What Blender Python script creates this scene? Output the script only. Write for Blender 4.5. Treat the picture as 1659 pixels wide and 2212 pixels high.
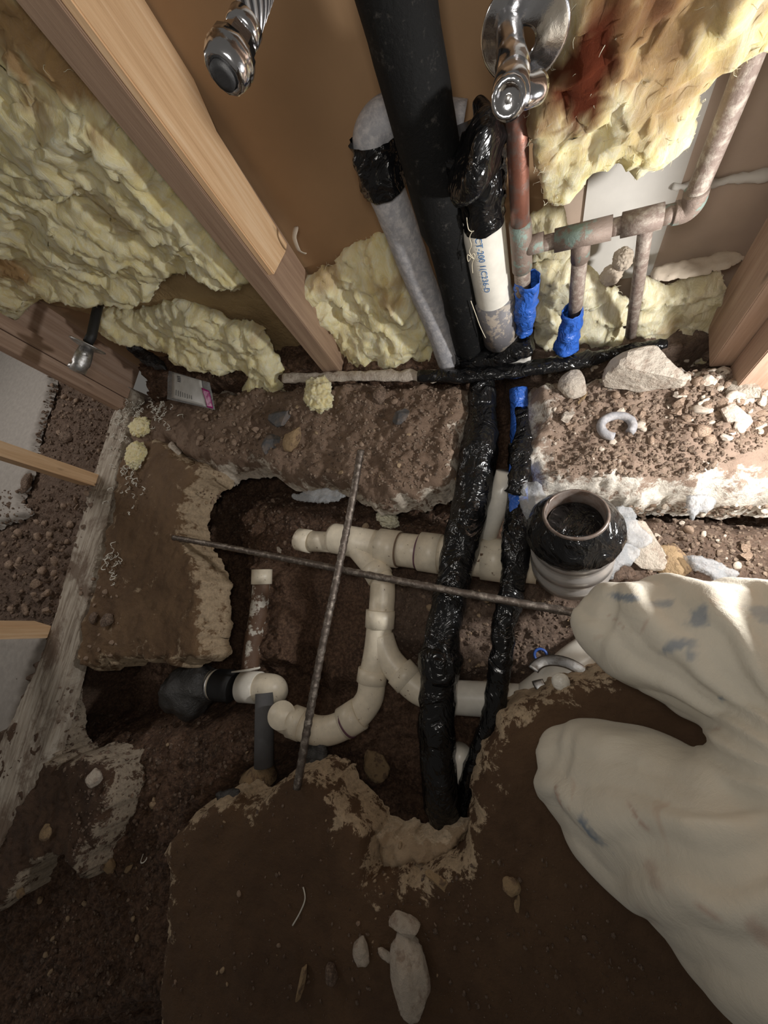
import bpy, bmesh, math, random
import numpy as np
from mathutils import Vector, Matrix
from mathutils.bvhtree import BVHTree
random.seed(7)
S = bpy.context.scene
for o in list(bpy.data.objects): bpy.data.objects.remove(o)
COL = S.collection

# ------------------------------------------------------------------ camera
CX, CY, F, H = 829.5, 1106.0, 831.0, 0.75
def cray(px, py): return np.array([px-CX, -(py-CY), -F])
def cam_axes(nadir, p1, p2):
    n = cray(*nadir); n /= np.linalg.norm(n)
    u = np.cross(n, np.cross(cray(*p1), cray(*p2))); u /= np.linalg.norm(u)
    if u[0] < 0: u = -u
    z = -n
    return np.array([u, np.cross(z, u), z])
RW = cam_axes((1150, 1350), (640, 812), (1400, 755))
OC = np.array([0, 0, H])
cd = bpy.data.cameras.new('camera'); cam = bpy.data.objects.new('camera', cd); COL.objects.link(cam)
cd.sensor_fit = 'VERTICAL'; cd.sensor_height = 36; cd.lens = 36*F/2212; cd.clip_start = .02
cam.matrix_world = Matrix.Translation(OC) @ Matrix(RW.tolist()).to_4x4()
S.camera = cam
S.view_settings.view_transform = 'Standard'; S.view_settings.look = 'None'
S.view_settings.exposure = 0.0; S.view_settings.gamma = 1; S.view_settings.use_curve_mapping = False

# ------------------------------------------------------------------ light
w = bpy.data.worlds.new('world'); S.world = w; w.use_nodes = True
w.node_tree.nodes['Background'].inputs[0].default_value = (1, .93, .84, 1)
w.node_tree.nodes['Background'].inputs[1].default_value = .105
def lamp(name, kind, loc, power, size, color=(1, 1, 1), aim=None, spot=None, blend=.5):
    d = bpy.data.lights.new(name, kind); d.energy = power; d.color = color
    if kind == 'AREA': d.size = size
    else: d.shadow_soft_size = size
    if spot: d.spot_size = math.radians(spot); d.spot_blend = blend
    o = bpy.data.objects.new(name, d); COL.objects.link(o); o.location = loc
    if aim is not None: o.rotation_euler = (Vector(aim)-Vector(loc)).to_track_quat('-Z', 'Y').to_euler()
    return o
lamp('work_light', 'POINT', (.45, .24, .30), 17, .03, (1, .985, .96))
lamp('camera_fill', 'AREA', (-.02, .03, .80), 1.6, .10, (1, .95, .88), aim=(-.25, .5, .2))  # soft fill light added beside the camera, no real lamp
lamp('next_room_fill', 'AREA', (-1.9, .5, .95), 4.5, .35, (1, .95, .9), aim=(-1.4, .25, 0))  # fill added to brighten the next-room floor; no lamp seen there

# ------------------------------------------------------------------ pixel helpers (a pixel's sight line met with a real plane)
def at(px, py, axis, v):
    d = RW @ cray(px, py); t = (v-OC[axis])/d[axis]; return OC+d*t
def az(px, py, z=0.): return at(px, py, 2, z)
def ay(px, py, y): return at(px, py, 1, y)
def depth_pt(px, py, dep): return OC + (RW @ cray(px, py))*(dep/F)
def on_plane(px, py, o, n):
    d = RW @ cray(px, py); t = np.dot(np.array(o)-OC, n)/np.dot(d, n); return OC+d*t

# ------------------------------------------------------------------ numpy noise
_rs = np.random.RandomState(3); _P = _rs.permutation(256); _P = np.concatenate([_P, _P, _P])
_G = _rs.normal(size=(256, 3)); _G /= np.linalg.norm(_G, axis=1)[:, None]
def perlin(p):
    p = np.asarray(p, float); i = np.floor(p).astype(int); f = p-i; i &= 255
    u = f*f*f*(f*(f*6-15)+10); out = 0
    for dx in (0, 1):
        for dy in (0, 1):
            for dz in (0, 1):
                h = _P[_P[_P[i[:, 0]+dx]+i[:, 1]+dy]+i[:, 2]+dz]
                g = _G[h]; d = g[:, 0]*(f[:, 0]-dx)+g[:, 1]*(f[:, 1]-dy)+g[:, 2]*(f[:, 2]-dz)
                wgt = (u[:, 0] if dx else 1-u[:, 0])*(u[:, 1] if dy else 1-u[:, 1])*(u[:, 2] if dz else 1-u[:, 2])
                out = out+wgt*d
    return out*1.5
def fbm(p, sc, octv=4, gain=.5, seed=0):
    p = np.asarray(p)*sc+seed*17.3; a = 1; s = 0
    for k in range(octv):
        s = s+a*perlin(p); a *= gain; p = p*2.03+5.1
    return s
def ridge(p, sc, octv=3, seed=0):
    p = np.asarray(p)*sc+seed*11.7; a = 1; s = 0
    for k in range(octv):
        s = s+a*(1-2*np.abs(perlin(p))); a *= .5; p = p*2.1+3.3
    return s
def cell(p, sc, seed=0):
    """distance to nearest jittered cell point: clods"""
    p = np.asarray(p)*sc; i = np.floor(p).astype(int); best = np.full(len(p), 9.); second = np.full(len(p), 9.)
    for dx in (-1, 0, 1):
        for dy in (-1, 0, 1):
            c = i+[dx, dy, 0]; h = _P[_P[(c[:, 0] & 255)]+(c[:, 1] & 255)+seed] ; h2 = _P[h+7]
            q = np.stack([c[:, 0]+h/255., c[:, 1]+h2/255.], 1)
            d = np.hypot(*(p[:, :2]-q).T)
            second = np.minimum(second, np.maximum(best, d)); best = np.minimum(best, d)
    return best, second
def sstep(x, a, b):
    t = np.clip((x-a)/(b-a), 0, 1); return t*t*(3-2*t)
def sdf(P, poly):
    """signed distance, positive inside"""
    P = np.asarray(P); poly = np.asarray(poly); out = np.full(len(P), 1e9); ins = np.zeros(len(P), bool)
    for k in range(len(poly)):
        a = poly[k]; b = poly[(k+1) % len(poly)]; ab = b-a
        t = np.clip(((P-a)@ab)/(ab@ab+1e-12), 0, 1); d = np.hypot(*(P-a-t[:, None]*ab).T); out = np.minimum(out, d)
        c = (a[1] > P[:, 1]) != (b[1] > P[:, 1])
        with np.errstate(divide='ignore', invalid='ignore'):
            xx = (b[0]-a[0])*(P[:, 1]-a[1])/(b[1]-a[1])+a[0]
        ins ^= c & (P[:, 0] < xx)
    return np.where(ins, out, -out)

# ------------------------------------------------------------------ materials
def new_mat(name):
    m = bpy.data.materials.new(name); m.use_nodes = True
    return m, m.node_tree, m.node_tree.nodes['Principled BSDF']
def ramp(nt, src, stops):
    r = nt.nodes.new('ShaderNodeValToRGB'); e = r.color_ramp.elements
    while len(e) < len(stops): e.new(.5)
    for k, (p, c) in enumerate(stops):
        e[k].position = p; e[k].color = (*c, 1) if len(c) == 3 else c
    nt.links.new(src, r.inputs[0]); return r.outputs[0]
def coord(nt, kind='Object', scale=(1, 1, 1)):
    t = nt.nodes.new('ShaderNodeTexCoord'); m = nt.nodes.new('ShaderNodeMapping'); m.inputs['Scale'].default_value = scale
    nt.links.new(t.outputs[kind], m.inputs[0]); return m.outputs[0]
def noise(nt, vec, sc, det=5, rough=.6, dist=0):
    n = nt.nodes.new('ShaderNodeTexNoise'); n.inputs['Scale'].default_value = sc; n.inputs['Detail'].default_value = det
    n.inputs['Roughness'].default_value = rough; n.inputs['Distortion'].default_value = dist
    nt.links.new(vec, n.inputs['Vector']); return n.outputs[0]
def mixc(nt, fac, a, b, mode='MIX'):
    m = nt.nodes.new('ShaderNodeMix'); m.data_type = 'RGBA'; m.blend_type = mode
    for s, v in ((m.inputs[0], fac), (m.inputs[6], a), (m.inputs[7], b)):
        if hasattr(v, 'links') or isinstance(v, bpy.types.NodeSocket): nt.links.new(v, s)
        elif isinstance(v, (int, float)): s.default_value = v
        else: s.default_value = (*v, 1)
    return m.outputs[2]
def bump(nt, b, h, strength=.5, dist=.01, prev=None):
    n = nt.nodes.new('ShaderNodeBump'); n.inputs['Strength'].default_value = strength; n.inputs['Distance'].default_value = dist
    nt.links.new(h, n.inputs['Height'])
    if prev is not None: nt.links.new(prev, n.inputs['Normal'])
    nt.links.new(n.outputs[0], b.inputs['Normal']); return n.outputs[0]
def attr(nt, name):
    a = nt.nodes.new('ShaderNodeAttribute'); a.attribute_name = name; return a.outputs['Fac']
def plain(name, c, rough=.5, metal=0, spots=None, nsc=30, bmp=0, bsc=200, bdist=.002, kind='Object', sc=(1, 1, 1), spec=.5, thr=(.45, .62)):
    m, nt, b = new_mat(name); v = coord(nt, kind, sc)
    col = ramp(nt, noise(nt, v, nsc), [(.3, tuple(x*.8 for x in c)), (.7, c)])
    if spots: col = mixc(nt, ramp(nt, noise(nt, v, nsc*1.7, 6, .7), [(thr[0], (0, 0, 0)), (thr[1], (1, 1, 1))]), col, spots)
    nt.links.new(col, b.inputs['Base Color']); b.inputs['Roughness'].default_value = rough; b.inputs['Metallic'].default_value = metal
    b.inputs['Specular IOR Level'].default_value = spec
    if bmp: bump(nt, b, noise(nt, v, bsc, 6, .7), bmp, bdist)
    return m
M = {}
def dirt_mat(name, a, b_, c, sc=25, rough=.85, bs=.9):
    m, nt, b = new_mat(name); v = coord(nt)
    n1 = noise(nt, v, sc*.35, 6, .65); n2 = noise(nt, v, sc*5, 5, .7)
    col = ramp(nt, n1, [(.3, a), (.52, b_), (.72, c)])
    col = mixc(nt, ramp(nt, n2, [(.42, (0, 0, 0)), (.75, (1, 1, 1))]), col, tuple(min(1, x*1.9) for x in c))
    nt.links.new(col, b.inputs['Base Color'])
    nt.links.new(ramp(nt, n1, [(.35, (.55,)*3), (.6, (rough,)*3)]), b.inputs['Roughness'])
    nb = bump(nt, b, noise(nt, v, sc*3, 8, .75), bs, .012)
    vo = nt.nodes.new('ShaderNodeTexVoronoi'); vo.inputs['Scale'].default_value = sc*7; nt.links.new(v, vo.inputs['Vector'])
    bump(nt, b, vo.outputs['Distance'], bs*.7, -.004, nb)
    return m
M['dirt'] = dirt_mat('brown_dirt', (.05, .026, .014), (.10, .052, .03), (.17, .10, .062))
M['rubble'] = dirt_mat('pale_dirt', (.13, .082, .056), (.22, .15, .105), (.36, .27, .20), 30)
M['clod'] = dirt_mat('clod', (.14, .09, .06), (.2, .135, .095), (.3, .215, .16), 40)
def slab_mat(name, top1, top2, pale, lo=.75, hi=.9, k=3.0):
    """dirt stained concrete whose broken edge shows the pale inside"""
    m, nt, b = new_mat(name); v = coord(nt)
    n1 = noise(nt, v, 5, 8, .72, .6); n2 = noise(nt, v, 22, 8, .75, .3); n3 = noise(nt, v, 130, 5, .7)
    top = mixc(nt, ramp(nt, n1, [(.35, (0, 0, 0)), (.7, (1, 1, 1))]), top1, top2)
    e = attr(nt, 'edge')
    ma = nt.nodes.new('ShaderNodeMath'); ma.operation = 'ADD'; nt.links.new(e, ma.inputs[0])
    sb = nt.nodes.new('ShaderNodeMath'); sb.operation = 'MULTIPLY_ADD'; nt.links.new(n2, sb.inputs[0]); sb.inputs[1].default_value = k; sb.inputs[2].default_value = -.5*k
    nt.links.new(sb.outputs[0], ma.inputs[1])
    palec = ramp(nt, n3, [(.3, tuple(x*.62 for x in pale)), (.6, pale)])
    col = mixc(nt, ramp(nt, ma.outputs[0], [(lo, (0, 0, 0)), (hi, (1, 1, 1))]), top, palec)
    nt.links.new(col, b.inputs['Base Color']); b.inputs['Roughness'].default_value = .8
    nb = bump(nt, b, n2, .6, .01); bump(nt, b, n3, .7, .004, nb)
    return m
M['slab'] = slab_mat('dirty_slab', (.075, .038, .017), (.135, .075, .036), (.55, .42, .28), .74, .88, 3.5)
M['slab_left'] = slab_mat('stained_slab', (.11, .06, .028), (.20, .12, .06), (.50, .38, .25), .42, .72, 4.2)
M['slab_low'] = slab_mat('crumbled_slab', (.06, .032, .018), (.11, .06, .033), (.45, .37, .28), .62, .78, 3.5)
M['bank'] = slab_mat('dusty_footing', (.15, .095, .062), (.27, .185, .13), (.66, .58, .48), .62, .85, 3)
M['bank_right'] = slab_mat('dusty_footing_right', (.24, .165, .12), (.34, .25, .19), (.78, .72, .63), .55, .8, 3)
M['pale'] = slab_mat('pale_concrete', (.38, .27, .17), (.52, .40, .27), (.66, .53, .38))
M['pvc'] = plain('aged_pvc', (.86, .77, .61), .38, spots=(.16, .09, .05), nsc=45, thr=(.63, .68), bmp=.1)
M['pvc_white'] = plain('white_pvc', (.88, .84, .75), .3, spots=(.25, .18, .12), nsc=30, thr=(.68, .72))
M['pvc_dirty'] = plain('muddy_pvc', (.7, .66, .58), .6, spots=(.14, .08, .05), nsc=14, thr=(.42, .48), bmp=.5, bsc=80, bdist=.004)
M['primer'] = plain('purple_primer', (.16, .07, .10), .4)
M['glue_dark'] = plain('joint_brown', (.22, .15, .1), .6)  # plain brown for the ring at a pipe joint
def tape_mat(name, c, rough, sc=1.):
    m, nt, b = new_mat(name); v = coord(nt)
    b.inputs['Base Color'].default_value = (*c, 1); b.inputs['Roughness'].default_value = rough
    n = bump(nt, b, noise(nt, v, 18*sc, 3, .5, 2.4), .8, .013); bump(nt, b, noise(nt, v, 90*sc, 2, .5, 1), .12, .002, n)
    return m
M['tape'] = tape_mat('black_plastic_wrap', (.006, .006, .0065), .2)
M['tape_dull'] = tape_mat('dull_black_tape', (.02, .02, .022), .5)
M['blue'] = tape_mat('blue_plastic_sleeve', (.03, .12, .50), .35, 1.4)
def foam_mat():
    m, nt, b = new_mat('black_cast_pipe'); v = coord(nt, 'UV', (3, 12, 1)); o = coord(nt)
    col = mixc(nt, ramp(nt, noise(nt, o, 60, 8, .8), [(.56, (0, 0, 0)), (.8, (1, 1, 1))]), (.005, .005, .005), (.10, .09, .08))
    nt.links.new(col, b.inputs['Base Color']); b.inputs['Roughness'].default_value = .7; b.inputs['Specular IOR Level'].default_value = .2
    bump(nt, b, noise(nt, o, 150, 6, .75), .6, .003); return m
M['abs'] = foam_mat()
M['grey_pipe'] = plain('grey_pipe', (.38, .375, .395), .55, spots=(.50, .48, .48), nsc=60, bmp=.6, bsc=220, bdist=.002)
M['grey_dark'] = plain('dark_grey_foam', (.13, .13, .135), .8, bmp=.4)
M['grey_coupling'] = plain('grey_coupling', (.22, .21, .22), .5, spots=(.42, .36, .30), nsc=22, thr=(.52, .55), bmp=.3)
M['copper'] = plain('worn_copper', (.30, .125, .085), .42, .55, spots=(.22, .17, .15), nsc=25, bmp=.2)
M['copper_old'] = plain('corroded_copper', (.30, .23, .19), .6, .35, spots=(.24, .31, .27), nsc=26, thr=(.54, .6), bmp=.7, bsc=140)
M['copper_dust'] = plain('dusty_copper', (.28, .21, .175), .6, .25, spots=(.45, .39, .33), nsc=50, bmp=.7, bsc=160)
M['chrome'] = plain('chrome', (.78, .78, .80), .14, 1.0, bmp=.15, bsc=40)
M['chrome_dull'] = plain('dull_chrome', (.55, .55, .55), .35, .9, spots=(.35, .33, .31), nsc=80, bmp=.3)
M['rebar'] = plain('rebar_steel', (.16, .13, .11), .42, .7, spots=(.32, .28, .24), nsc=50, thr=(.5, .6), bmp=.6, bsc=150)
M['kraft'] = plain('brown_sheathing', (.36, .22, .115), .7, nsc=4, bmp=.12, bsc=60)
M['drywall_paper'] = plain('tan_wallboard', (.48, .37, .29), .8, nsc=6, bmp=.15, bsc=90)
M['plaster_white'] = plain('white_strip', (.66, .63, .58), .8, nsc=9)
M['backing'] = plain('insulation_paper', (.40, .28, .14), .6, nsc=9, bmp=.4, bsc=14, bdist=.03)
M['floor_grey'] = plain('grey_concrete', (.40, .365, .33), .75, spots=(.58, .55, .5), nsc=60, thr=(.7, .74), bmp=.2)
M['rock_pale'] = plain('pale_rock', (.62, .54, .45), .85, spots=(.36, .28, .22), nsc=30, thr=(.5, .65), bmp=1, bsc=60, bdist=.008)
M['rock_tan'] = plain('tan_rock', (.42, .29, .16), .85, spots=(.2, .13, .08), nsc=30, thr=(.52, .6), bmp=1, bsc=60, bdist=.008)
M['rock_dark'] = plain('slate_rock', (.09, .09, .095), .6, spots=(.16, .13, .11), nsc=20, bmp=.8, bsc=60, bdist=.004)
M['film'] = plain('clear_film', (.62, .64, .66), .22, bmp=.9, bsc=35, bdist=.01)
M['film'].node_tree.nodes['Principled BSDF'].inputs['Alpha'].default_value = .38
M['film_grey'] = plain('grey_film', (.05, .048, .046), .3, bmp=.9, bsc=35, bdist=.01)
M['shaving'] = plain('plastic_shaving', (.80, .77, .68), .4)
M['thread'] = plain('white_thread', (.8, .72, .55), .5)
M['print'] = plain('blue_print', (.03, .16, .42), .5)
M['ink'] = plain('dark_ink', (.05, .05, .06), .5)
M['magenta'] = plain('magenta_print', (.40, .004, .20), .3)
M['label_white'] = plain('white_label', (.62, .62, .60), .35)
M['blue_ring'] = plain('blue_ring', (.03, .09, .35), .4)
M['rubber'] = plain('black_rubber', (.015, .015, .016), .55, bmp=.3)
M['rim'] = plain('brown_iron_rim', (.20, .165, .145), .4, .3, spots=(.12, .08, .06), nsc=25)
M['flange_metal'] = plain('pale_flange', (.50, .47, .44), .25, .35, bmp=.1)
M['paper'] = plain('torn_paper', (.5, .42, .33), .8, bmp=.5, bsc=30)
M['shirt'] = plain('grey_shirt', (.2, .2, .21), .9)
def wood_mat(name, c1, c2, c3, rough=.6, ang=(60, 60, 3), bs=.25, knots=True):
    m, nt, b = new_mat(name); v = coord(nt, 'Object', ang)
    col = ramp(nt, noise(nt, v, 1.2, 6, .65, .6), [(.28, c1), (.5, c2), (.72, c3)])
    if knots:
        k = noise(nt, coord(nt, 'Object', (30, 30, 9)), 1, 2, .5)
        col = mixc(nt, ramp(nt, k, [(.68, (0, 0, 0)), (.75, (1, 1, 1))]), col, tuple(x*.45 for x in c1))
    if not knots: col = mixc(nt, ramp(nt, noise(nt, coord(nt), 9, 6, .7, .5), [(.5, (0, 0, 0)), (.62, (.8,)*3)]), col, (.13, .08, .05))
    nt.links.new(col, b.inputs['Base Color']); b.inputs['Roughness'].default_value = rough
    bump(nt, b, noise(nt, v, 2.5, 6, .7), bs, .003); return m
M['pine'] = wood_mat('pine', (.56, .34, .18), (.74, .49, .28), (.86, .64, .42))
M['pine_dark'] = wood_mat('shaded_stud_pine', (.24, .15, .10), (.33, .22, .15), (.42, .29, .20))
M['pine_pink'] = wood_mat('reddish_pine', (.30, .19, .13), (.42, .28, .20), (.54, .39, .30))
M['plate'] = wood_mat('weathered_plate', (.14, .10, .07), (.42, .36, .29), (.60, .55, .47), .8, (90, 7, 60), .8, False)
def wool_mat(name, base, warm):
    m, nt, b = new_mat(name); o = coord(nt)
    n1 = noise(nt, o, 7, 6, .65, .8); st = noise(nt, coord(nt, 'Object', (2.0, 1, .8)), 22, 9, .78, 1.5)
    col = mixc(nt, ramp(nt, n1, [(.35, (0, 0, 0)), (.72, (1, 1, 1))]), base, warm)
    col = mixc(nt, ramp(nt, st, [(.42, (0, 0, 0)), (.68, (1, 1, 1))]), col, (.95, .91, .72))
    s = attr(nt, 'stain'); col = mixc(nt, s, col, (.42, .25, .11))
    s2 = attr(nt, 'stain2'); col = mixc(nt, s2, col, (.09, .018, .006))
    nt.links.new(col, b.inputs['Base Color']); b.inputs['Roughness'].default_value = .9
    b.inputs['Specular IOR Level'].default_value = .15
    b.inputs['Subsurface Weight'].default_value = .35; b.inputs['Subsurface Radius'].default_value = (1, .8, .4); b.inputs['Subsurface Scale'].default_value = .012
    nb = bump(nt, b, st, .6, .010); bump(nt, b, noise(nt, o, 260, 4, .7), .35, .002, nb); return m
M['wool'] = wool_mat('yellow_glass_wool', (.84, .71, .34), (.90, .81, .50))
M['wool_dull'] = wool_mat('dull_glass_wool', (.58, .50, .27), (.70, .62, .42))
M['fibre'] = plain('glass_fibre', (.85, .80, .60), .6)
def braid_mat():
    m, nt, b = new_mat('steel_braid'); v = coord(nt, 'UV', (1, 1, 1))
    a = nt.nodes.new('ShaderNodeTexWave'); a.inputs['Scale'].default_value = 6; a.bands_direction = 'DIAGONAL'; nt.links.new(coord(nt, 'UV', (1.0, 260, 1)), a.inputs['Vector'])
    b.inputs['Metallic'].default_value = .9; b.inputs['Roughness'].default_value = .35
    c = nt.nodes.new('ShaderNodeTexWave'); c.inputs['Scale'].default_value = 1; c.bands_direction = 'DIAGONAL'; nt.links.new(coord(nt, 'UV', (6, 95, 1)), c.inputs['Vector'])
    col = ramp(nt, c.outputs[0], [(.2, (.12, .12, .13)), (.6, (.7, .7, .72))]); nt.links.new(col, b.inputs['Base Color'])
    bump(nt, b, c.outputs[0], .9, .003); return m
M['braid'] = braid_mat()
def cloth_mat():
    m, nt, b = new_mat('cream_trousers'); v = coord(nt)
    col = ramp(nt, noise(nt, v, 6, 5, .6), [(.3, (.52, .48, .395)), (.7, (.62, .58, .49))])
    sp = noise(nt, v, 26, 4, .6, .4)
    col = mixc(nt, ramp(nt, noise(nt, v, 17, 3, .5, 1.0), [(.64, (0, 0, 0)), (.72, (.35,)*3)]), col, (.42, .28, .2))
    col = mixc(nt, attr(nt, 'paint'), col, (.10, .16, .24))
    col = mixc(nt, attr(nt, 'rust'), col, (.36, .22, .17))
    nt.links.new(col, b.inputs['Base Color']); b.inputs['Roughness'].default_value = .9; b.inputs['Sheen Weight'].default_value = .1
    nb = bump(nt, b, noise(nt, v, 12, 5, .6, .8), .25, .02); bump(nt, b, noise(nt, v, 900, 2, .5), .3, .001, nb); return m
M['cloth'] = cloth_mat()

# ------------------------------------------------------------------ object helpers
def tag(o, label=None, cat=None, group=None, kind=None):
    if label: o['label'] = label
    if cat: o['category'] = cat
    if group: o['group'] = group
    if kind: o['kind'] = kind
    return o
def mesh_obj(name, verts, faces, mat, parent=None, smooth=True, uv=None):
    me = bpy.data.meshes.new(name); me.from_pydata([tuple(map(float, v)) for v in verts], [], [tuple(int(i) for i in f) for f in faces])
    if smooth: me.polygons.foreach_set('use_smooth', [True]*len(me.polygons))
    mats = mat if isinstance(mat, (list, tuple)) else [mat]
    for m in mats: me.materials.append(m)
    if uv is not None:
        l = me.uv_layers.new(name='UVMap'); idx = np.zeros(len(me.loops), int); me.loops.foreach_get('vertex_index', idx)
        l.data.foreach_set('uv', np.asarray(uv)[idx].ravel())
    me.update(); o = bpy.data.objects.new(name, me); COL.objects.link(o); o.parent = parent
    return o
def empty(name, loc=(0, 0, 0)):
    o = bpy.data.objects.new(name, None); COL.objects.link(o); o.location = Vector([float(x) for x in loc]); o.empty_display_size = .02; return o
def adopt(root):
    """children were modelled in world space; keep them there under a root that stands at the thing's base"""
    for c in root.children: c.matrix_parent_inverse = Matrix.Translation(root.location).inverted()
def fattr(o, name, vals):
    a = o.data.attributes.new(name, 'FLOAT', 'POINT'); a.data.foreach_set('value', np.asarray(vals, dtype=np.float32))
def cat_rom(P, n=8, closed=False):
    P = [np.asarray(p, float) for p in P]; out = []; N = len(P)
    for i in range(N if closed else N-1):
        if closed: p0, p1, p2, p3 = P[i-1], P[i], P[(i+1) % N], P[(i+2) % N]
        else: p0, p1, p2, p3 = P[max(i-1, 0)], P[i], P[i+1], P[min(i+2, N-1)]
        for k in range(n):
            t = k/n; out.append(.5*((2*p1)+(-p0+p2)*t+(2*p0-5*p1+4*p2-p3)*t*t+(-p0+3*p1-3*p2+p3)*t**3))
    if not closed: out.append(P[-1])
    return out
def tube_data(pts, radii, seg=24, cap=True, rough=None, seed=0, squash=None, open_end=False):
    P = np.array(pts, float); R = np.array(radii, float)*np.ones(len(P)); n = len(P)
    T = np.gradient(P, axis=0)
    for i in range(n):
        if np.linalg.norm(T[i]) < 1e-9: T[i] = T[i-1] if i else P[min(n-1, 2)]-P[0]
    T /= np.linalg.norm(T, axis=1)[:, None]
    up = np.array([0, 0, 1.]) if abs(T[0][2]) < .9 else np.array([0, 1., 0])
    A = np.cross(T[0], up); A /= np.linalg.norm(A); V = []; UV = []; L = 0
    for i in range(n):
        A = A-T[i]*(A@T[i]); A /= np.linalg.norm(A); B = np.cross(T[i], A)
        if i: L += np.linalg.norm(P[i]-P[i-1])
        for k in range(seg):
            a = 2*math.pi*k/seg; V.append(P[i]+(A*math.cos(a)+B*math.sin(a)*(squash or 1))*R[i]); UV.append((k/seg, L))
    V = np.array(V); F_ = []
    if rough:
        amp, sc = rough; C = np.repeat(P, seg, axis=0); d = V-C; r = np.linalg.norm(d, axis=1)[:, None]+1e-9
        V = V+d/r*(amp*(fbm(V, sc, 3, .55, seed)+.5*ridge(V, sc*.6, 2, seed)))[:, None]
    for i in range(n-1):
        for k in range(seg):
            F_.append((i*seg+k, i*seg+(k+1) % seg, (i+1)*seg+(k+1) % seg, (i+1)*seg+k))
    if cap:
        F_.append(tuple(range(seg))[::-1])
        if not open_end: F_.append(tuple((n-1)*seg+k for k in range(seg)))
    return V, F_, UV
def tube(name, pts, radii, mat, parent=None, seg=24, **kw):
    V, F_, UV = tube_data(pts, radii, seg, **kw); return mesh_obj(name, V, F_, mat, parent, uv=UV)
def lathe_pts(c0, axis, prof):
    """prof = [(distance along axis, radius)] -> points and radii"""
    a = np.array(axis, float); a /= np.linalg.norm(a)
    return [np.array(c0)+a*d for d, r in prof], [r for d, r in prof]
def lathe(name, c0, axis, prof, mat, parent=None, seg=32, **kw):
    # tangents kept straight even where the profile doubles back
    a = np.array(axis, float); a /= np.linalg.norm(a); up = np.array([0, 0, 1.]) if abs(a[2]) < .9 else np.array([1., 0, 0])
    A = np.cross(a, up); A /= np.linalg.norm(A); B = np.cross(a, A); V = []; n = len(prof)
    ph = kw.get('phase', 0)
    for d, r in prof:
        for k in range(seg):
            t = 2*math.pi*(k+ph)/seg; V.append(np.array(c0)+a*d+(A*math.cos(t)+B*math.sin(t))*r)
    F_ = [(i*seg+k, i*seg+(k+1) % seg, (i+1)*seg+(k+1) % seg, (i+1)*seg+k) for i in range(n-1) for k in range(seg)]
    if kw.get('cap', True): F_ += [tuple(range(seg))[::-1], tuple((n-1)*seg+k for k in range(seg))]
    if kw.get('closed'): F_ += [((n-1)*seg+k, (n-1)*seg+(k+1) % seg, (k+1) % seg, k) for k in range(seg)]
    V = np.array(V)
    if kw.get('rough'):
        amp, sc = kw['rough']; V = V+np.stack([fbm(V, sc, 3, .5, 1), fbm(V, sc, 3, .5, 2), fbm(V, sc, 3, .5, 3)], 1)*amp
    return mesh_obj(name, V, F_, mat, parent, smooth=kw.get('smooth', True))
def prism(name, corners, mat, parent=None, bevel=.0015):
    """8 corners: 4 bottom then 4 top"""
    bm = bmesh.new(); vs = [bm.verts.new([float(x) for x in c]) for c in corners]
    for f in ((3, 2, 1, 0), (4, 5, 6, 7), (0, 1, 5, 4), (1, 2, 6, 5), (2, 3, 7, 6), (3, 0, 4, 7)): bm.faces.new([vs[i] for i in f])
    bmesh.ops.recalc_face_normals(bm, faces=bm.faces)
    if bevel: bmesh.ops.bevel(bm, geom=list(bm.edges), offset=bevel, segments=2, affect='EDGES')
    me = bpy.data.meshes.new(name); bm.to_mesh(me); bm.free(); me.materials.append(mat)
    o = bpy.data.objects.new(name, me); COL.objects.link(o); o.parent = parent; return o
def box(name, x0, x1, y0, y1, z0, z1, mat, parent=None, bevel=.0015):
    return prism(name, [(x0, y0, z0), (x1, y0, z0), (x1, y1, z0), (x0, y1, z0), (x0, y0, z1), (x1, y0, z1), (x1, y1, z1), (x0, y1, z1)], mat, parent, bevel)
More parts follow.
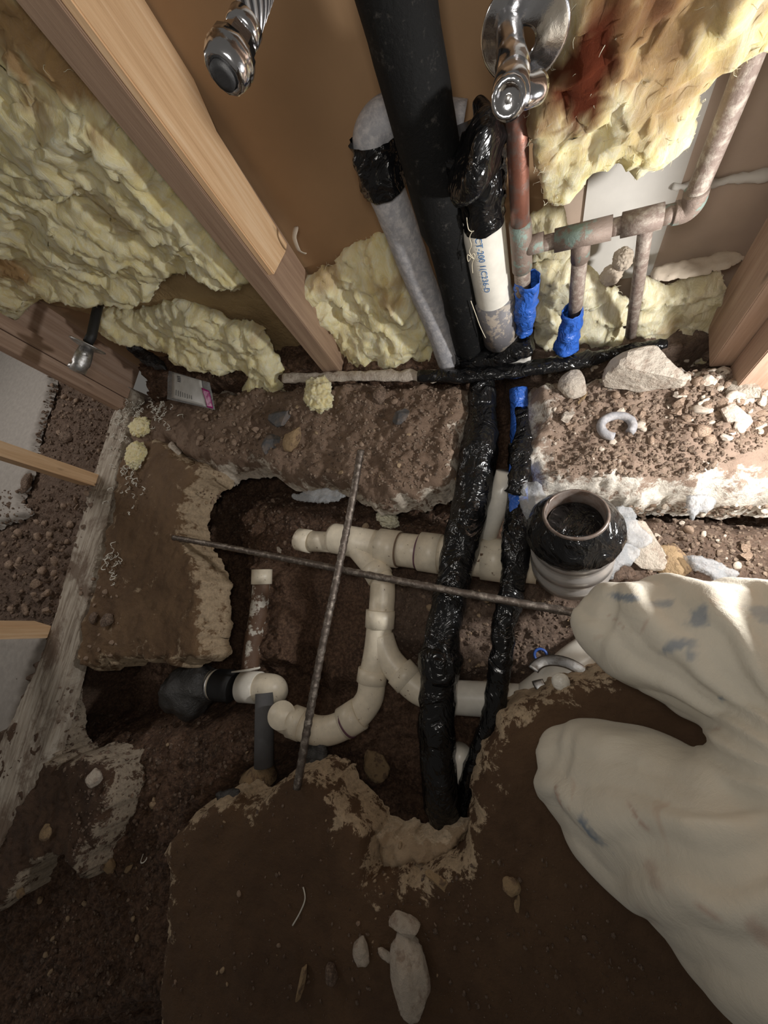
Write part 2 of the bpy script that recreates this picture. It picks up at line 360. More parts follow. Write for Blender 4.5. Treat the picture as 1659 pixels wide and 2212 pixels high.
def patch(name, outline, origin, U, V, N, th, hfun, mat, res=.005, rag=(.006, 40), back=None, seed=0, parent=None, edge_w=.02, round_w=.02, smooth_n=5, xyfun=None):
    """a sheet or slab cut to a ragged outline, with its own thickness; outline is a list of 3D points lying near the plane"""
    o = np.array(origin, float); U = np.array(U, float); V = np.array(V, float); N = np.array(N, float)
    pl = np.array([[(p-o)@U, (p-o)@V] for p in np.array(outline)])
    if smooth_n: pl = np.array(cat_rom(list(pl), smooth_n, True))
    lo = pl.min(0)-.03; hi = pl.max(0)+.03
    nx, ny = (np.ceil((hi-lo)/res)).astype(int)+1
    gx, gy = np.meshgrid(lo[0]+np.arange(nx)*res, lo[1]+np.arange(ny)*res, indexing='ij')
    Q = np.stack([gx.ravel(), gy.ravel()], 1); Q3 = np.column_stack([Q, np.full(len(Q), seed*3.1)])
    D = np.stack([fbm(Q3, rag[1], 4, .6, 1), fbm(Q3, rag[1], 4, .6, 2)], 1)*rag[0]
    sd = sdf(Q+D, pl).reshape(nx, ny)
    g = np.stack(np.gradient(sd, res), -1).reshape(-1, 2); gl = (g**2).sum(1)+1e-9
    sdr = sd.ravel(); ins = sd > 0
    keep = (ins[:-1, :-1] | ins[1:, :-1] | ins[:-1, 1:] | ins[1:, 1:])
    mv = (sdr < 0); step = np.clip(-sdr/np.sqrt(gl), 0, res*1.4); Q2 = Q.copy(); Q2[mv] += (g/np.sqrt(gl)[:, None])[mv]*step[mv][:, None]
    sdp = np.maximum(sdr, 0)
    idx = np.arange(nx*ny).reshape(nx, ny)
    quads = np.stack([idx[:-1, :-1][keep], idx[1:, :-1][keep], idx[1:, 1:][keep], idx[:-1, 1:][keep]], 1)
    used = np.unique(quads); rm = -np.ones(nx*ny, int); rm[used] = np.arange(len(used)); quads = rm[quads]
    q = Q2[used]; s = sdp[used]; base = o+q[:, :1]*U+q[:, 1:]*V
    rnd = np.sqrt(np.clip(1-(1-np.clip(s/round_w, 0, 1))**2, 0, 1))
    h = th*rnd+hfun(base, s)*rnd
    top = base+N*h[:, None]
    if xyfun is not None: top = top+xyfun(base, s)*rnd[:, None]
    bt = base-N*((back if back is not None else 0)*rnd)[:, None]
    n = len(used); verts = np.vstack([top, bt]); faces = quads.tolist()+[[a+n for a in f[::-1]] for f in quads.tolist()]
    # rim
    from collections import Counter
    E_ = {}
    for f in quads.tolist():
        for a, b in zip(f, f[1:]+f[:1]): E_[(a, b)] = 1
    for a, b in list(E_):
        if (b, a) not in E_: faces.append([b, a, a+n, b+n])
    if np.dot(np.cross(U, V), N) < 0: faces = [f[::-1] for f in faces]
    ob = mesh_obj(name, verts, faces, mat, parent)
    fattr(ob, 'edge', np.concatenate([1-np.clip(s/edge_w, 0, 1), np.ones(n)]))
    ob['_n'] = n
    return ob, top, s

# ------------------------------------------------------------------ ground (pit, banks, next room)
X0, X1, Y0, Y1, RS = -2.7, 1.3, -1.6, .66, .0058
gx, gy = np.meshgrid(np.arange(X0, X1, RS), np.arange(Y0, Y1, RS), indexing='ij'); nx, ny = gx.shape
G = np.stack([gx.ravel(), gy.ravel()], 1); G3 = np.column_stack([G, np.zeros(len(G))])
def zpoly(pp, z=0.): return np.array([az(*p, z)[:2] for p in pp])
warp = np.stack([fbm(G3, 9, 4, .6, 5), fbm(G3, 9, 4, .6, 6)], 1)*.022
def region(pp, z0=0., w=.03): return sstep(sdf(G+warp, zpoly(pp, z0)), -w, w)
Z = np.full(len(G), -.27)+.03*fbm(G3, 4, 3, .5, 1)
def raise_to(pp, z, w=.03, z0=0.):
    global Z
    a = region(pp, z0, w); Z = Z*(1-a)+z*a
# soil under the slab and banks, in pixels of slab level outlines
raise_to([(395, 1060), (470, 1020), (700, 1070), (1000, 1050), (1000, 1130), (640, 1180), (560, 1230), (430, 1250)], -.20, .05)
raise_to([(430, 1200), (545, 1210), (560, 1300), (530, 1470), (430, 1450)], -.16, .03)
raise_to([(570, 1210), (740, 1215), (760, 1420), (690, 1500), (600, 1510), (560, 1400)], -.21, .03)
raise_to([(700, 1190), (1100, 1230), (1330, 1260), (1330, 1450), (1150, 1500), (900, 1500), (860, 1440), (760, 1400)], -.165, .04)
raise_to([(1290, 1080), (1800, 1070), (1800, 1330), (1280, 1280)], -.10, .035)
raise_to([(100, 1620), (440, 1560), (560, 1640), (440, 1740), (360, 1830), (330, 2300), (-300, 2500), (-200, 1700)], -.10, .06)
raise_to([(-900, 700), (210, 800), (262, 880), (110, 1370), (60, 1560), (-400, 2200), (-1500, 1700)], -.045, .03)
raise_to([(255, 560), (300, 860), (380, 830), (620, 815), (1010, 800), (1020, 700), (1000, 400), (200, 400)], -.015, .02)
raise_to([(1100, 780), (1400, 755), (1700, 700), (1700, 300), (1050, 300)], -.03, .02)
b1, b2 = cell(G3, 38, 3); c1, c2 = cell(G3, 85, 9); d1, d2 = cell(G3, 17, 5)
lump = np.clip(b2-b1, 0, .5)*.012+np.clip(c2-c1, 0, .5)*.005+np.clip(d2-d1, 0, .45)*.016
calm = region([(575, 1215), (735, 1215), (755, 1420), (690, 1500), (600, 1510), (565, 1400)], 0, .03)   # flat wet mud
Z = Z+(lump+.010*fbm(G3, 22, 5, .6, 4))*(1-.93*calm)
gv = np.column_stack([G, Z]); idx = np.arange(nx*ny).reshape(nx, ny)
gf = np.stack([idx[:-1, :-1], idx[1:, :-1], idx[1:, 1:], idx[:-1, 1:]], -1).reshape(-1, 4)
ground = mesh_obj('floor', gv, gf, M['dirt']); tag(ground, kind='structure')
pale_a = np.maximum.reduce([region([(-900, 700), (210, 800), (262, 880), (110, 1370), (60, 1560), (-400, 2200)], 0, .03)*.8,
    region([(1290, 1080), (1800, 1070), (1800, 1330), (1280, 1280)], 0, .04)*.7,
    region([(760, 1230), (1330, 1260), (1330, 1450), (1150, 1500), (900, 1500), (860, 1440), (740, 1400)], 0, .04)*1.0,  # soil between the wraps: lamp light painted in as paler colour
    region([(1100, 780), (1400, 755), (1700, 700), (1700, 300), (1050, 300)], 0, .03)])
fattr(ground, 'pale', pale_a)
def ground_mat():
    m = M['dirt']; nt = m.node_tree; b = nt.nodes['Principled BSDF']; src = b.inputs['Base Color'].links[0].from_socket
    v = coord(nt); n = noise(nt, v, 60, 6, .7)
    pc = ramp(nt, n, [(.3, (.13, .08, .055)), (.7, (.30, .215, .16))])
    nt.links.new(mixc(nt, attr(nt, 'pale'), src, pc), b.inputs['Base Color'])
ground_mat()

# ------------------------------------------------------------------ broken concrete
def slab(pp, z, th, mat, label, hf, seed=0, rag=(.012, 22), edge_w=.03, round_w=.03, res=.005, name='concrete_slab', cat='concrete slab'):
    out = [az(px, py, z) for px, py in pp]
    o, top, s = patch(name, out, (0, 0, z-th), (1, 0, 0), (0, 1, 0), (0, 0, 1), th, hf, mat, res, rag, 0., seed, None, edge_w, round_w)
    return tag(o, label, cat), top, s
rough_top = lambda k, a: (lambda P, s: a*fbm(P, 14, 5, .6, k)+.25*a*ridge(P, 60, 2, k))
s_left, _, _ = slab([(232, 1110), (262, 985), (330, 940), (400, 985), (455, 1005), (415, 1050), (392, 1110), (400, 1165), (432, 1235), (436, 1330), (428, 1428), (350, 1440), (260, 1432), (158, 1436), (200, 1250)],
    0, .10, M['slab_left'], 'mottled brown and cream concrete slab piece running beside the weathered floor plate', rough_top(1, .006), 1, (.012, 24), .032, .022)
s_main, _, _ = slab([(330, 2120), (345, 1980), (345, 1850), (385, 1775), (440, 1735), (485, 1728), (515, 1742), (560, 1712), (640, 1662), (682, 1668), (720, 1700), (760, 1765), (808, 1812), (800, 1880), (850, 1888), (940, 1875),
    (985, 1840), (1005, 1740), (1018, 1680), (1040, 1605), (1085, 1540), (1150, 1505), (1250, 1458), (1330, 1425), (1500, 1340), (1760, 1300), (2300, 1500), (2300, 2600), (1200, 2900), (250, 2900), (320, 2400)],
    0, .10, M['slab'], 'large brown dirt-covered concrete slab the kneeling person rests on', rough_top(2, .004), 2, (.012, 20), .075, .028, .0055)
s_notch, _, _ = slab([(790, 1790), (850, 1805), (930, 1820), (1000, 1800), (990, 1850), (940, 1885), (860, 1905), (790, 1890), (800, 1850)],
    -.035, .07, M['pale'], 'pale pitted concrete ledge in the notch below the black wrapped pipes', lambda P, s: .009*fbm(P, 45, 5, .6, 9)-.05*sstep(-P[:, 1], .05, .9)*0, 3, (.008, 40))
s_low, _, _ = slab([(-200, 1700), (20, 1560), (90, 1500), (112, 1632), (185, 1628), (235, 1655), (232, 1715), (218, 1780), (180, 1850), (150, 1925), (135, 1860), (60, 1880), (0, 1960), (-160, 2000)],
    -.005, .10, M['slab_low'], 'crumbled concrete remnant with pale broken edge at the lower left below the floor plate', lambda P, s: .008*fbm(P, 16, 5, .6, 4)+.003*ridge(P, 50, 3, 4), 4, (.012, 30), .04, .02)
def bankh(k, a):
    def f(P, s):
        b1, b2 = cell(P, 45, k); c1, c2 = cell(P, 100, k+2)
        return a*1.6*fbm(P, 9, 4, .55, k)+.010*np.clip(b2-b1, 0, .5)+.005*np.clip(c2-c1, 0, .5)-.012
    return f
s_bank, _, _ = slab([(288, 862), (420, 830), (620, 815), (1015, 806), (1022, 870), (1000, 960), (985, 1030), (920, 1060), (850, 1078), (760, 1068), (690, 1040), (655, 1050), (600, 1040), (560, 1010), (500, 1000), (455, 1012), (400, 1000), (340, 960), (262, 990)],
    0, .12, M['bank'], 'dirt-covered broken footing edge above the trench, left of the wrapped pipes', bankh(3, .013), 5, (.022, 13), .045, .05)
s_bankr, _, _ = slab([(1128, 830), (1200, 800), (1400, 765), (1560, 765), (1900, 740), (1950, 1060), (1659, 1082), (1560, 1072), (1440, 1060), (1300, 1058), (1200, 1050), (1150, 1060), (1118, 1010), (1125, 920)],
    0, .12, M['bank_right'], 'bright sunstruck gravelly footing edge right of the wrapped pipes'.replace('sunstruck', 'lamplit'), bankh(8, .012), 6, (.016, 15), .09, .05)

# ------------------------------------------------------------------ walls
yb = .655
def wall_panel(name, x0, x1, z0, z1, mat, y=yb, t=.012): return tag(box(name, x0, x1, y, y+t, z0, z1, mat, None, 0), kind='structure')
wall_panel('wall_back', -1.36, -.02, -.12, 1.3, M['kraft'])
wall_panel('wall_back_right', -.02, .85, -.12, 1.3, M['drywall_paper'], yb+.002)
w_ = box('trim_1', .03, .155, yb-.002, yb+.002, .06, 1.3, M['plaster_white'], None, 0); tag(w_, kind='structure')
# crack with torn board edge
pts = [ay(px, py, yb-.003) for px, py in ((1452, 402), (1500, 398), (1550, 392), (1600, 385), (1680, 374))]
tag(tube('torn_board_edge', cat_rom(pts, 6), .0035, M['plaster_white'], None, 10, rough=(.005, 60)), 'ragged whitish tear across the tan wallboard at the right', 'torn edge')
# next-room floor
fl, _, _ = patch('floor_slab', [az(px, py, 0) for px, py in ((-500, 500), (0, 735), (95, 790), (100, 850), (75, 920), (60, 1000), (30, 1080), (-30, 1140), (-600, 1300), (-900, 900))], (0, 0, -.03), (1, 0, 0), (0, 1, 0), (0, 0, 1), .03, lambda P, s: 0*s, M['floor_grey'], .008, (.012, 30), 0, 7)
tag(fl, kind='structure')
fl2, _, _ = patch('floor_slab_near', [az(px, py, -.03) for px, py in ((-900, 1372), (0, 1372), (95, 1372), (70, 1440), (30, 1560), (-40, 1700), (-900, 1900))], (0, 0, -.05), (1, 0, 0), (0, 1, 0), (0, 0, 1), .03, lambda P, s: 0*s, M['floor_grey'], .008, (.006, 30), 0, 8)
tag(fl2, kind='structure')

# ------------------------------------------------------------------ timber
st = empty('wall_stud', (-.51, .6, 0))
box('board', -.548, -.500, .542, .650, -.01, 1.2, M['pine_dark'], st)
# sistered board with a notched back edge
bmv = []
prof = [(.545, .296), (.612, .283), (.628, .285), (.632, .47), (.652, .52), (.652, 1.2), (.545, 1.2)]
V = [(-.500, y, z) for y, z in prof]+[(-.486, y, z) for y, z in prof]; n = len(prof)
sis = mesh_obj('sister_board', V, [list(range(n)), list(range(n, 2*n))[::-1]]+[[i, (i+1) % n, (i+1) % n+n, i+n] for i in range(n)], M['pine'], st, smooth=False)
sis['label'] = 'bright orange pine board ending above the floor'
bm = bmesh.new(); bm.from_mesh(sis.data); bmesh.ops.recalc_face_normals(bm, faces=bm.faces); bmesh.ops.bevel(bm, geom=list(bm.edges), offset=.002, segments=2, affect='EDGES'); bm.to_mesh(sis.data); bm.free()
for px, py in ((521, 441), (515, 452), (438, 385), (182, 47), (305, 25)):
    pass
adopt(st); tag(st, 'pine wall stud between the yellow batt and the brown sheathing', 'wood stud')
rs = empty('wall_stud', (.31, .52, 0))
box('board', .262, .345, .500, .600, -.01, 1.1, M['pine_pink'], rs); adopt(rs)
tag(rs, 'reddish brown wall stud at the right end of the insulation', 'wood stud')
rs2 = empty('wall_stud', (.40, .47, 0))
box('board', .292, .40, .445, .498, -.01, 1.1, M['pine_pink'], rs2); adopt(rs2)
tag(rs2, 'pale stud nearest the right edge in front of the reddish one', 'wood stud')
# left corner posts
c1_ = box('wall_stud', -1.325, -1.285, .500, .535, -.03, .9, M['pine_pink']); tag(c1_, 'corner wall stud behind the dull shutoff valve', 'wood stud')
c2_ = box('wall_stud', -1.325, -1.285, .458, .4965, -.03, .9, M['pine_pink']); tag(c2_, 'twin corner wall stud facing the grey floor', 'wood stud')
c3_ = box('backing_post', -1.355, -1.325, .545, .64, -.03, .9, M['pine_pink']); tag(c3_, 'dark recessed post behind the corner studs under the batt', 'wood post')
sx = az(210, 1030)
c4_ = box('wall_stud', -1.375, -1.295, .195, .233, 0, .9, M['pine']); tag(c4_, 'orange pine stud standing on the floor plate, upper of the two at left', 'wood stud')
c5_ = box('wall_stud', -1.36, -1.275, -.262, -.228, 0, .9, M['pine']); tag(c5_, 'orange pine stud standing on the floor plate, lower of the two at left', 'wood stud')
mud = None
# weathered plate
pl, _, _ = patch('floor_plate', [az(px, py, 0) for px, py in ((262, 845), (290, 853), (262, 985), (232, 1110), (200, 1250), (160, 1430), (104, 1625), (60, 1720), (0, 1830), (-80, 1960), (-160, 1900), (-20, 1640), (50, 1500), (105, 1370), (160, 1170), (222, 960))],
    (0, 0, -.038), (1, 0, 0), (0, 1, 0), (0, 0, 1), .040, lambda P, s: .002*fbm(P*[1, .1, 1], 160, 3, .6, 2)+.001*fbm(P, 20), M['plate'], .005, (.003, 30), 0, 11, None, .01, .006)
tag(pl, 'long weathered grey wood floor plate with streaky grain along the left', 'wood plate')

# ------------------------------------------------------------------ insulation
def wool(name, pp, y, tilt, th, label, mat, seed, stains=(), fib=260, group=None, amp=.03, zrange=(0, .3), res=.0055, z0=None, round_w=.035, rag=(.012, 26), flen=.011, back=.012, cat='insulation'):
    """tilt: how far forward (toward the viewer) the plane leans per metre of height lost"""
    n = np.array([0, -1., tilt]); n /= np.linalg.norm(n); o = np.array([0, y, zrange[0]])
    U = np.array([1., 0, 0]); V = np.cross(n, U)*-1; V = np.cross(U, n); V = V if V[2] > 0 else -V
    out = [on_plane(px, py, o, n) for px, py in pp]
    def hf(P, s):
        wv = np.stack([fbm(P, 8, 2, .5, seed+1), fbm(P, 8, 2, .5, seed+2), fbm(P, 8, 2, .5, seed+3)], 1)*.05
        Q = P+wv
        R1 = Q@np.array([[.80, 0, .60], [0, 1, 0], [-.60, 0, .80]]).T      # folds run down and to the right
        return amp*(1.0*fbm(Q, 6, 3, .5, seed)+.40*ridge(R1*[2.8, 1, .6], 6, 3, seed)-.3)+amp*.075*ridge(R1*[2.6, 1, .6], 26, 4, seed)+amp*.05*fbm(Q, 120, 2, .5, seed)
    def xyf(P, s): return np.stack([fbm(P, 30, 3, .6, seed+4), fbm(P, 30, 3, .6, seed+5), fbm(P, 30, 3, .6, seed+6)], 1)*.010
    ob, top, s = patch(name, out, o, U, V, n, th, hf, mat, res, rag, back, seed, None, .02, round_w, 4, xyf)
    allv = np.array([v.co[:] for v in ob.data.vertices]); s1 = np.zeros(len(allv)); s2 = np.zeros(len(allv))
    for (px, py, rad, k, which) in stains:
        c = on_plane(px, py, o, n); d = np.linalg.norm((allv-c)*[1, .5, 1], axis=1)+fbm(allv, 22, 3, .6, seed)*rad*.5
        a = k*(1-sstep(d, rad*.45, rad))
        if which == 1: s1 = np.maximum(s1, a)
        else: s2 = np.maximum(s2, a)
    fattr(ob, 'stain', s1); fattr(ob, 'stain2', s2)
    root = empty(name, top[np.argmin(top[:, 2])]); ob.name = 'batt_wool' if 'batt' in name else 'wool'; ob.parent = root
    rng = np.random.RandomState(seed); fv = []; ff = []
    edge_i = np.where(s < .02)[0]; any_i = np.arange(len(s))
    for k in range(fib):
        i = rng.choice(edge_i if rng.rand() < .55 else any_i); p = top[i]; d = rng.normal(size=3)*.8+n*.7; d[2] -= .4; d /= np.linalg.norm(d)
        L = flen*rng.uniform(.4, 1.5); P = [p-n*.003]; 
        for t in range(4):
            d = d+rng.normal(size=3)*.8; d /= np.linalg.norm(d); P.append(P[-1]+d*L/4)
        r = rng.uniform(.00015, .0004)
        v, f, _ = tube_data(P, [r, r, r, r*.7, r*.3], 4, cap=False); b = sum(len(x) for x in fv); fv.append(v); ff += [[a+b for a in q] for q in f]
    if fib:
        h = mesh_obj('loose_fibres', np.vstack(fv), ff, M['fibre'], root); h['kind'] = 'stuff'
    adopt(root); tag(root, label, cat, group); return root
wool('insulation_batt', [(-90, -150), (40, -150), (75, 0), (180, 140), (290, 280), (400, 415), (500, 530), (552, 592), (500, 600), (448, 604), (420, 580), (370, 590), (345, 615), (318, 645), (250, 640), (210, 655), (150, 630), (95, 640), (20, 665), (-60, 640), (-350, 520), (-500, 100)],
    .600, -.0, .03, 'huge yellow glass wool batt filling the wall bay left of the pine stud', M['wool'], 21, [(120, 60, .10, .9, 1), (250, 170, .05, .8, 1), (330, 300, .04, .5, 1), (150, 40, .10, .75, 1), (60, 20, .06, .5, 1), (250, 440, .06, .35, 1), (30, 560, .06, .9, 1), (130, 220, .04, .5, 1)], 520, amp=.030)
wool('insulation_batt', [(214, 690), (228, 655), (300, 662), (370, 645), (430, 655), (500, 690), (560, 700), (590, 745), (618, 800), (628, 860), (600, 872), (560, 858), (535, 830), (538, 795), (480, 795), (420, 780), (355, 752), (300, 735), (240, 712)],
    .575, .35, .035, 'torn yellow insulation tuft drooping onto the dirt below the big batt', M['wool'], 33, [(560, 700, .03, .5, 1)], 260, amp=.030, round_w=.03)
wool('insulation_batt', [(633, 612), (690, 580), (745, 545), (808, 505), (840, 520), (905, 640), (945, 740), (930, 788), (885, 770), (860, 795), (780, 790), (725, 778), (690, 715), (650, 650)],
    .60, .22, .03, 'yellow insulation batt wedged between the pine stud and the grey pipe', M['wool'], 44, [(720, 590, .04, .6, 1), (780, 640, .02, .3, 1), (850, 600, .05, .6, 1)], 260, amp=.026)
wool('insulation_batt', [(1132, 235), (1165, 150), (1215, 60), (1240, -120), (1560, -330), (1900, -200), (1690, 40), (1620, 110), (1560, 150), (1490, 235), (1478, 300), (1440, 335), (1365, 375), (1330, 350), (1275, 372), (1262, 400), (1210, 438), (1160, 392), (1145, 330)],
    .555, .0, .025, 'yellow batt with a dark red-brown stain hanging at the upper right', M['wool'], 55,
    [(1275, 140, .055, 1, 2), (1305, 60, .05, 1, 2), (1255, 190, .03, 1, 2), (1340, 0, .06, .8, 2), (1200, 190, .05, .8, 1), (1180, 300, .03, .7, 1), (1400, 130, .07, .7, 1), (1350, 40, .10, .85, 1), (1240, 160, .045, .7, 1), (1450, 60, .07, .7, 1), (1210, 260, .02, .6, 1), (1560, 40, .04, .7, 1)], 420, amp=.026)
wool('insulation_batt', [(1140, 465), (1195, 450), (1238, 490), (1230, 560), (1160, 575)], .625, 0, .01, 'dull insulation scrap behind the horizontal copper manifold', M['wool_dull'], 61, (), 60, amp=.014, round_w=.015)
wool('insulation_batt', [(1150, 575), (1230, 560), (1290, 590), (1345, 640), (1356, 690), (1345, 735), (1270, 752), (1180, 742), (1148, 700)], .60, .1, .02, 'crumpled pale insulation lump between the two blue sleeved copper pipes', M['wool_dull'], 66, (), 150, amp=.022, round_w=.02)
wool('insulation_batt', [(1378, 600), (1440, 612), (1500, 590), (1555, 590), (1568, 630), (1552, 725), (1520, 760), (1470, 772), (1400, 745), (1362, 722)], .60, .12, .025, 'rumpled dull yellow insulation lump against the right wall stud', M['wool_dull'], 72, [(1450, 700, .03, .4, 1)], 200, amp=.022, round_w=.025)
# paper backing behind the lower left tuft
bp, _, _ = patch('insulation_paper', [ay(px, py, .642) for px, py in ((200, 560), (560, 560), (640, 690), (730, 790), (620, 800), (450, 780), (250, 700), (60, 640))], (0, .648, 0), (1, 0, 0), (0, 0, 1), (0, -1, 0), .004, lambda P, s: .008*fbm(P, 7, 3, .5, 2)+.004, M['backing'], .008, (.008, 20), .002, 5)
tag(bp, 'olive brown insulation paper backing seen below the big batt', 'paper')

# ------------------------------------------------------------------ collision helper
def bvh_of(objs):
    vs = []; fs = []
    for o in objs:
        b = len(vs); me = o.data; vs += [o.matrix_world @ v.co for v in me.vertices]; fs += [[i+b for i in p.vertices] for p in me.polygons]
    return BVHTree.FromPolygons(vs, fs)
GB = bvh_of([ground, s_left, s_main, s_notch, s_low, s_bank, s_bankr, pl, fl, fl2])
def drop(x, y):
    r = GB.ray_cast(Vector((x, y, .5)), Vector((0, 0, -1))); return r[0].z if r[0] else 0.
def seen(px, py):
    d = RW @ cray(px, py); r = GB.ray_cast(Vector(OC), Vector(d).normalized()); return np.array(r[0]) if r[0] else az(px, py, 0)

# ------------------------------------------------------------------ vertical pipes at the wall
bx_, by_ = az(1017, 765)[:2]; by_ = .548; bx_ = ay(1017, 765, by_)[0]
ap = empty('vent_pipe', (bx_, by_, 0))
zs = np.linspace(-.04, .90, 40)
tube('pipe', [(bx_+.006*math.sin(z*3), by_, z) for z in zs], [.030+(.006 if z > .30 else 0) for z in zs], M['abs'], ap, 32, rough=(.0015, 50))
lathe('tape_wrap', (bx_, by_, -.03), (0, 0, 1), [(0, .035), (.02, .038), (.05, .034), (.075, .032)], M['tape'], ap, 32, cap=False, rough=(.006, 40))
adopt(ap); tag(ap, 'tall black vent pipe rising through the middle of the wall', 'pipe')
gp = empty('drain_pipe', ay(968, 780, .56))
P = [ay(972, 782, .545), ay(945, 700, .56), ay(905, 600, .57), ay(868, 500, .575), ay(838, 420, .58)]
top = ay(812, 345, .595)
tube('pipe', cat_rom(P+[top], 8), .0265, M['grey_pipe'], gp, 32, rough=(.0008, 60))
e1 = cat_rom([ay(812, 345, .595), ay(803, 305, .60), ay(820, 272, .61), ay(855, 255, .62), ay(900, 262, .625), ay(1000, 275, .625)], 8)
tube('elbow', e1, .0265, M['grey_pipe'], gp, 32)
t_ = tube('tape_wrap', cat_rom([ay(838, 405, .578), ay(825, 370, .58), ay(808, 320, .583), ay(804, 300, .585)], 6), .031, M['tape'], gp, 32, cap=False, rough=(.006, 45), seed=3)
fl_ = cat_rom([ay(792, 265, .56), ay(770, 300, .545), ay(765, 350, .545), ay(800, 400, .55), ay(850, 395, .56), ay(858, 340, .55), ay(860, 320, .55), ay(812, 318, .552)], 3, True)
adopt(gp); tag(gp, 'thick grey drain pipe leaning beside the vent pipe with taped elbow', 'pipe')
# capped PVC riser with blue printing
px0 = ay(1080, 715, .55)[0]; ry = .55
pr = empty('capped_pipe', (px0, ry, 0))
def vz(px, py, y): return ay(px, py, y)
A0 = ay(1082, 730, .55); A1 = ay(1066, 640, .55); A2 = ay(1040, 470, .55); A3 = ay(1030, 350, .55)
tube('pipe', [A0, A1, A2, A3], .031, M['pvc_white'], pr, 40)
tube('coupling', [A0, A0*.5+A1*.5, A1], .0335, M['grey_coupling'], pr, 40, rough=(.0008, 60))
tube('plastic_cap_wrap', cat_rom([ay(1046, 468, .55), ay(1038, 420, .55), ay(1030, 370, .552), ay(1022, 330, .555), ay(1020, 300, .557)], 6), [.033]*13+[.037+.0005*k for k in range(12)], M['tape'], pr, 40, rough=(.006, 30), seed=5)
# text printed on the pipe
def ring_text(body, A, B, r, size, ang0, mat, parent, name='printed_text'):
    cu = bpy.data.curves.new('t', 'FONT'); cu.body = body; cu.size = size; cu.extrude = 0; cu.resolution_u = 3
    to = bpy.data.objects.new('t', cu); COL.objects.link(to); dg = bpy.context.evaluated_depsgraph_get()
    me = bpy.data.meshes.new_from_object(to.evaluated_get(dg)); bpy.data.objects.remove(to)
    bm = bmesh.new(); bm.from_mesh(me); bmesh.ops.triangulate(bm, faces=bm.faces); bmesh.ops.subdivide_edges(bm, edges=[e for e in bm.edges if e.calc_length() > size*.25], cuts=2, use_grid_fill=False); 
    A = np.array(A); B = np.array(B); ax = B-A; L = np.linalg.norm(ax); ax /= L
    ref = OC-A; ref -= ax*(ref@ax); ref /= np.linalg.norm(ref); side = np.cross(ref, ax)
    for v in bm.verts:
        a = ang0+v.co.y/r; p = A+ax*v.co.x+(ref*math.cos(a)+side*math.sin(a))*(r+.0008); v.co = Vector(p)
    bm.to_mesh(me); bm.free(); me.materials.clear(); me.materials.append(mat); o = bpy.data.objects.new(name, me); COL.objects.link(o); o.parent = parent; return o
tx = ring_text('CT-200 1(C236-D', A2+(A1-A2)*.02, A1, .0314, .0135, -.42, M['print'], pr)
tx['label'] = 'blue printed characters'
adopt(pr); tag(pr, 'white riser pipe with blue printing, top wrapped in black plastic', 'pipe')
# loose black flap over the cap
fp = empty('plastic_bag_flap', A3)
V_, F_, _ = tube_data(cat_rom([ay(985, 400, .535), ay(1030, 350, .530), ay(1045, 300, .535), ay(1048, 262, .545), ay(1030, 215, .56)], 8), list(np.interp(np.arange(33), [0, 4, 10, 18, 24, 32], [.010, .046, .066, .060, .034, .002])), 36, squash=.35, rough=(.008, 16), seed=8)
mesh_obj('plastic_sheet', V_, F_, M['tape'], fp)
adopt(fp); tag(fp, 'crumpled black plastic sheet over the top of the white riser pipe', 'plastic sheet')
bw = tube('plastic_collar', cat_rom([ay(985, 772, .555), ay(1030, 775, .535), ay(1090, 760, .53), ay(1150, 738, .535)], 6), [.022, .026]+[.027]*15+[.024, .02], M['tape'], None, 24, rough=(.008, 35), squash=.6, seed=4)
tag(bw, 'shiny black plastic bunched around the base of the riser pipe', 'plastic wrap')
bc = tube('paper_collar', cat_rom([ay(1022, 792, .53), ay(1080, 785, .522), ay(1145, 765, .525)], 8), .012, M['plaster_white'], None, 14, rough=(.006, 50), squash=.5)
tag(bc, 'dirty white torn edge wrap just below the black plastic collar', 'wrap')
# twisted white threads
th = []
rng = np.random.RandomState(5)
base = [(1008, 470), (1012, 495), (1022, 500), (1028, 490), (1015, 510), (1018, 530), (1014, 545), (1024, 560), (1010, 550), (1012, 565), (1022, 548), (1026, 555), (1020, 570), (1021, 590)]
tag(tube('thread_tangle', cat_rom([ay(x, y, .515) for x, y in base], 6), .0006, M['thread'], None, 6), 'knotted white thread hanging beside the white riser pipe', 'thread')
tag(tube('wire', cat_rom([ay(x, y, .52) for x, y in ((1017, 650), (1028, 680), (1037, 705), (1049, 730))], 6), .0008, M['thread'], None, 6), 'thin pale wire down the side of the grey coupling', 'wire')

# copper manifold
cm = empty('copper_manifold', ay(1130, 690, .54))
yc = .54
tube('riser', [ay(1130, 640, yc), ay(1126, 540, yc)], .0125, M['copper_dust'], cm, 24)
tube('riser', [ay(1126, 560, yc), ay(1121, 400, yc), ay(1118, 300, yc), ay(1116, 235, yc+.002)], .0125, M['copper'], cm, 24)
tube('tee_fitting', [ay(1128, 580, yc), ay(1127, 560, yc), ay(1125, 510, yc), ay(1123, 480, yc)], .0152, M['copper_old'], cm, 24)
tube('tee_branch', [ay(1127, 535, yc), ay(1175, 522, yc)], .0128, M['copper_old'], cm, 24)
def hz(xpx): 
    return ay(xpx, 537-(xpx-1127)*.232, yc)
tube('header_pipe', [hz(1150), hz(1210)], .0105, M['copper_dust'], cm, 24)
tube('tee_fitting', [hz(1198), hz(1322)], .0150, M['copper_old'], cm, 24)
tube('header_pipe', [hz(1315), hz(1350)], .0110, M['copper_dust'], cm, 24)
tube('tee_fitting', [hz(1342), hz(1432)], .0150, M['copper_dust'], cm, 24)
tube('header_pipe', [hz(1425), hz(1462)], .0115, M['copper_old'], cm, 24)
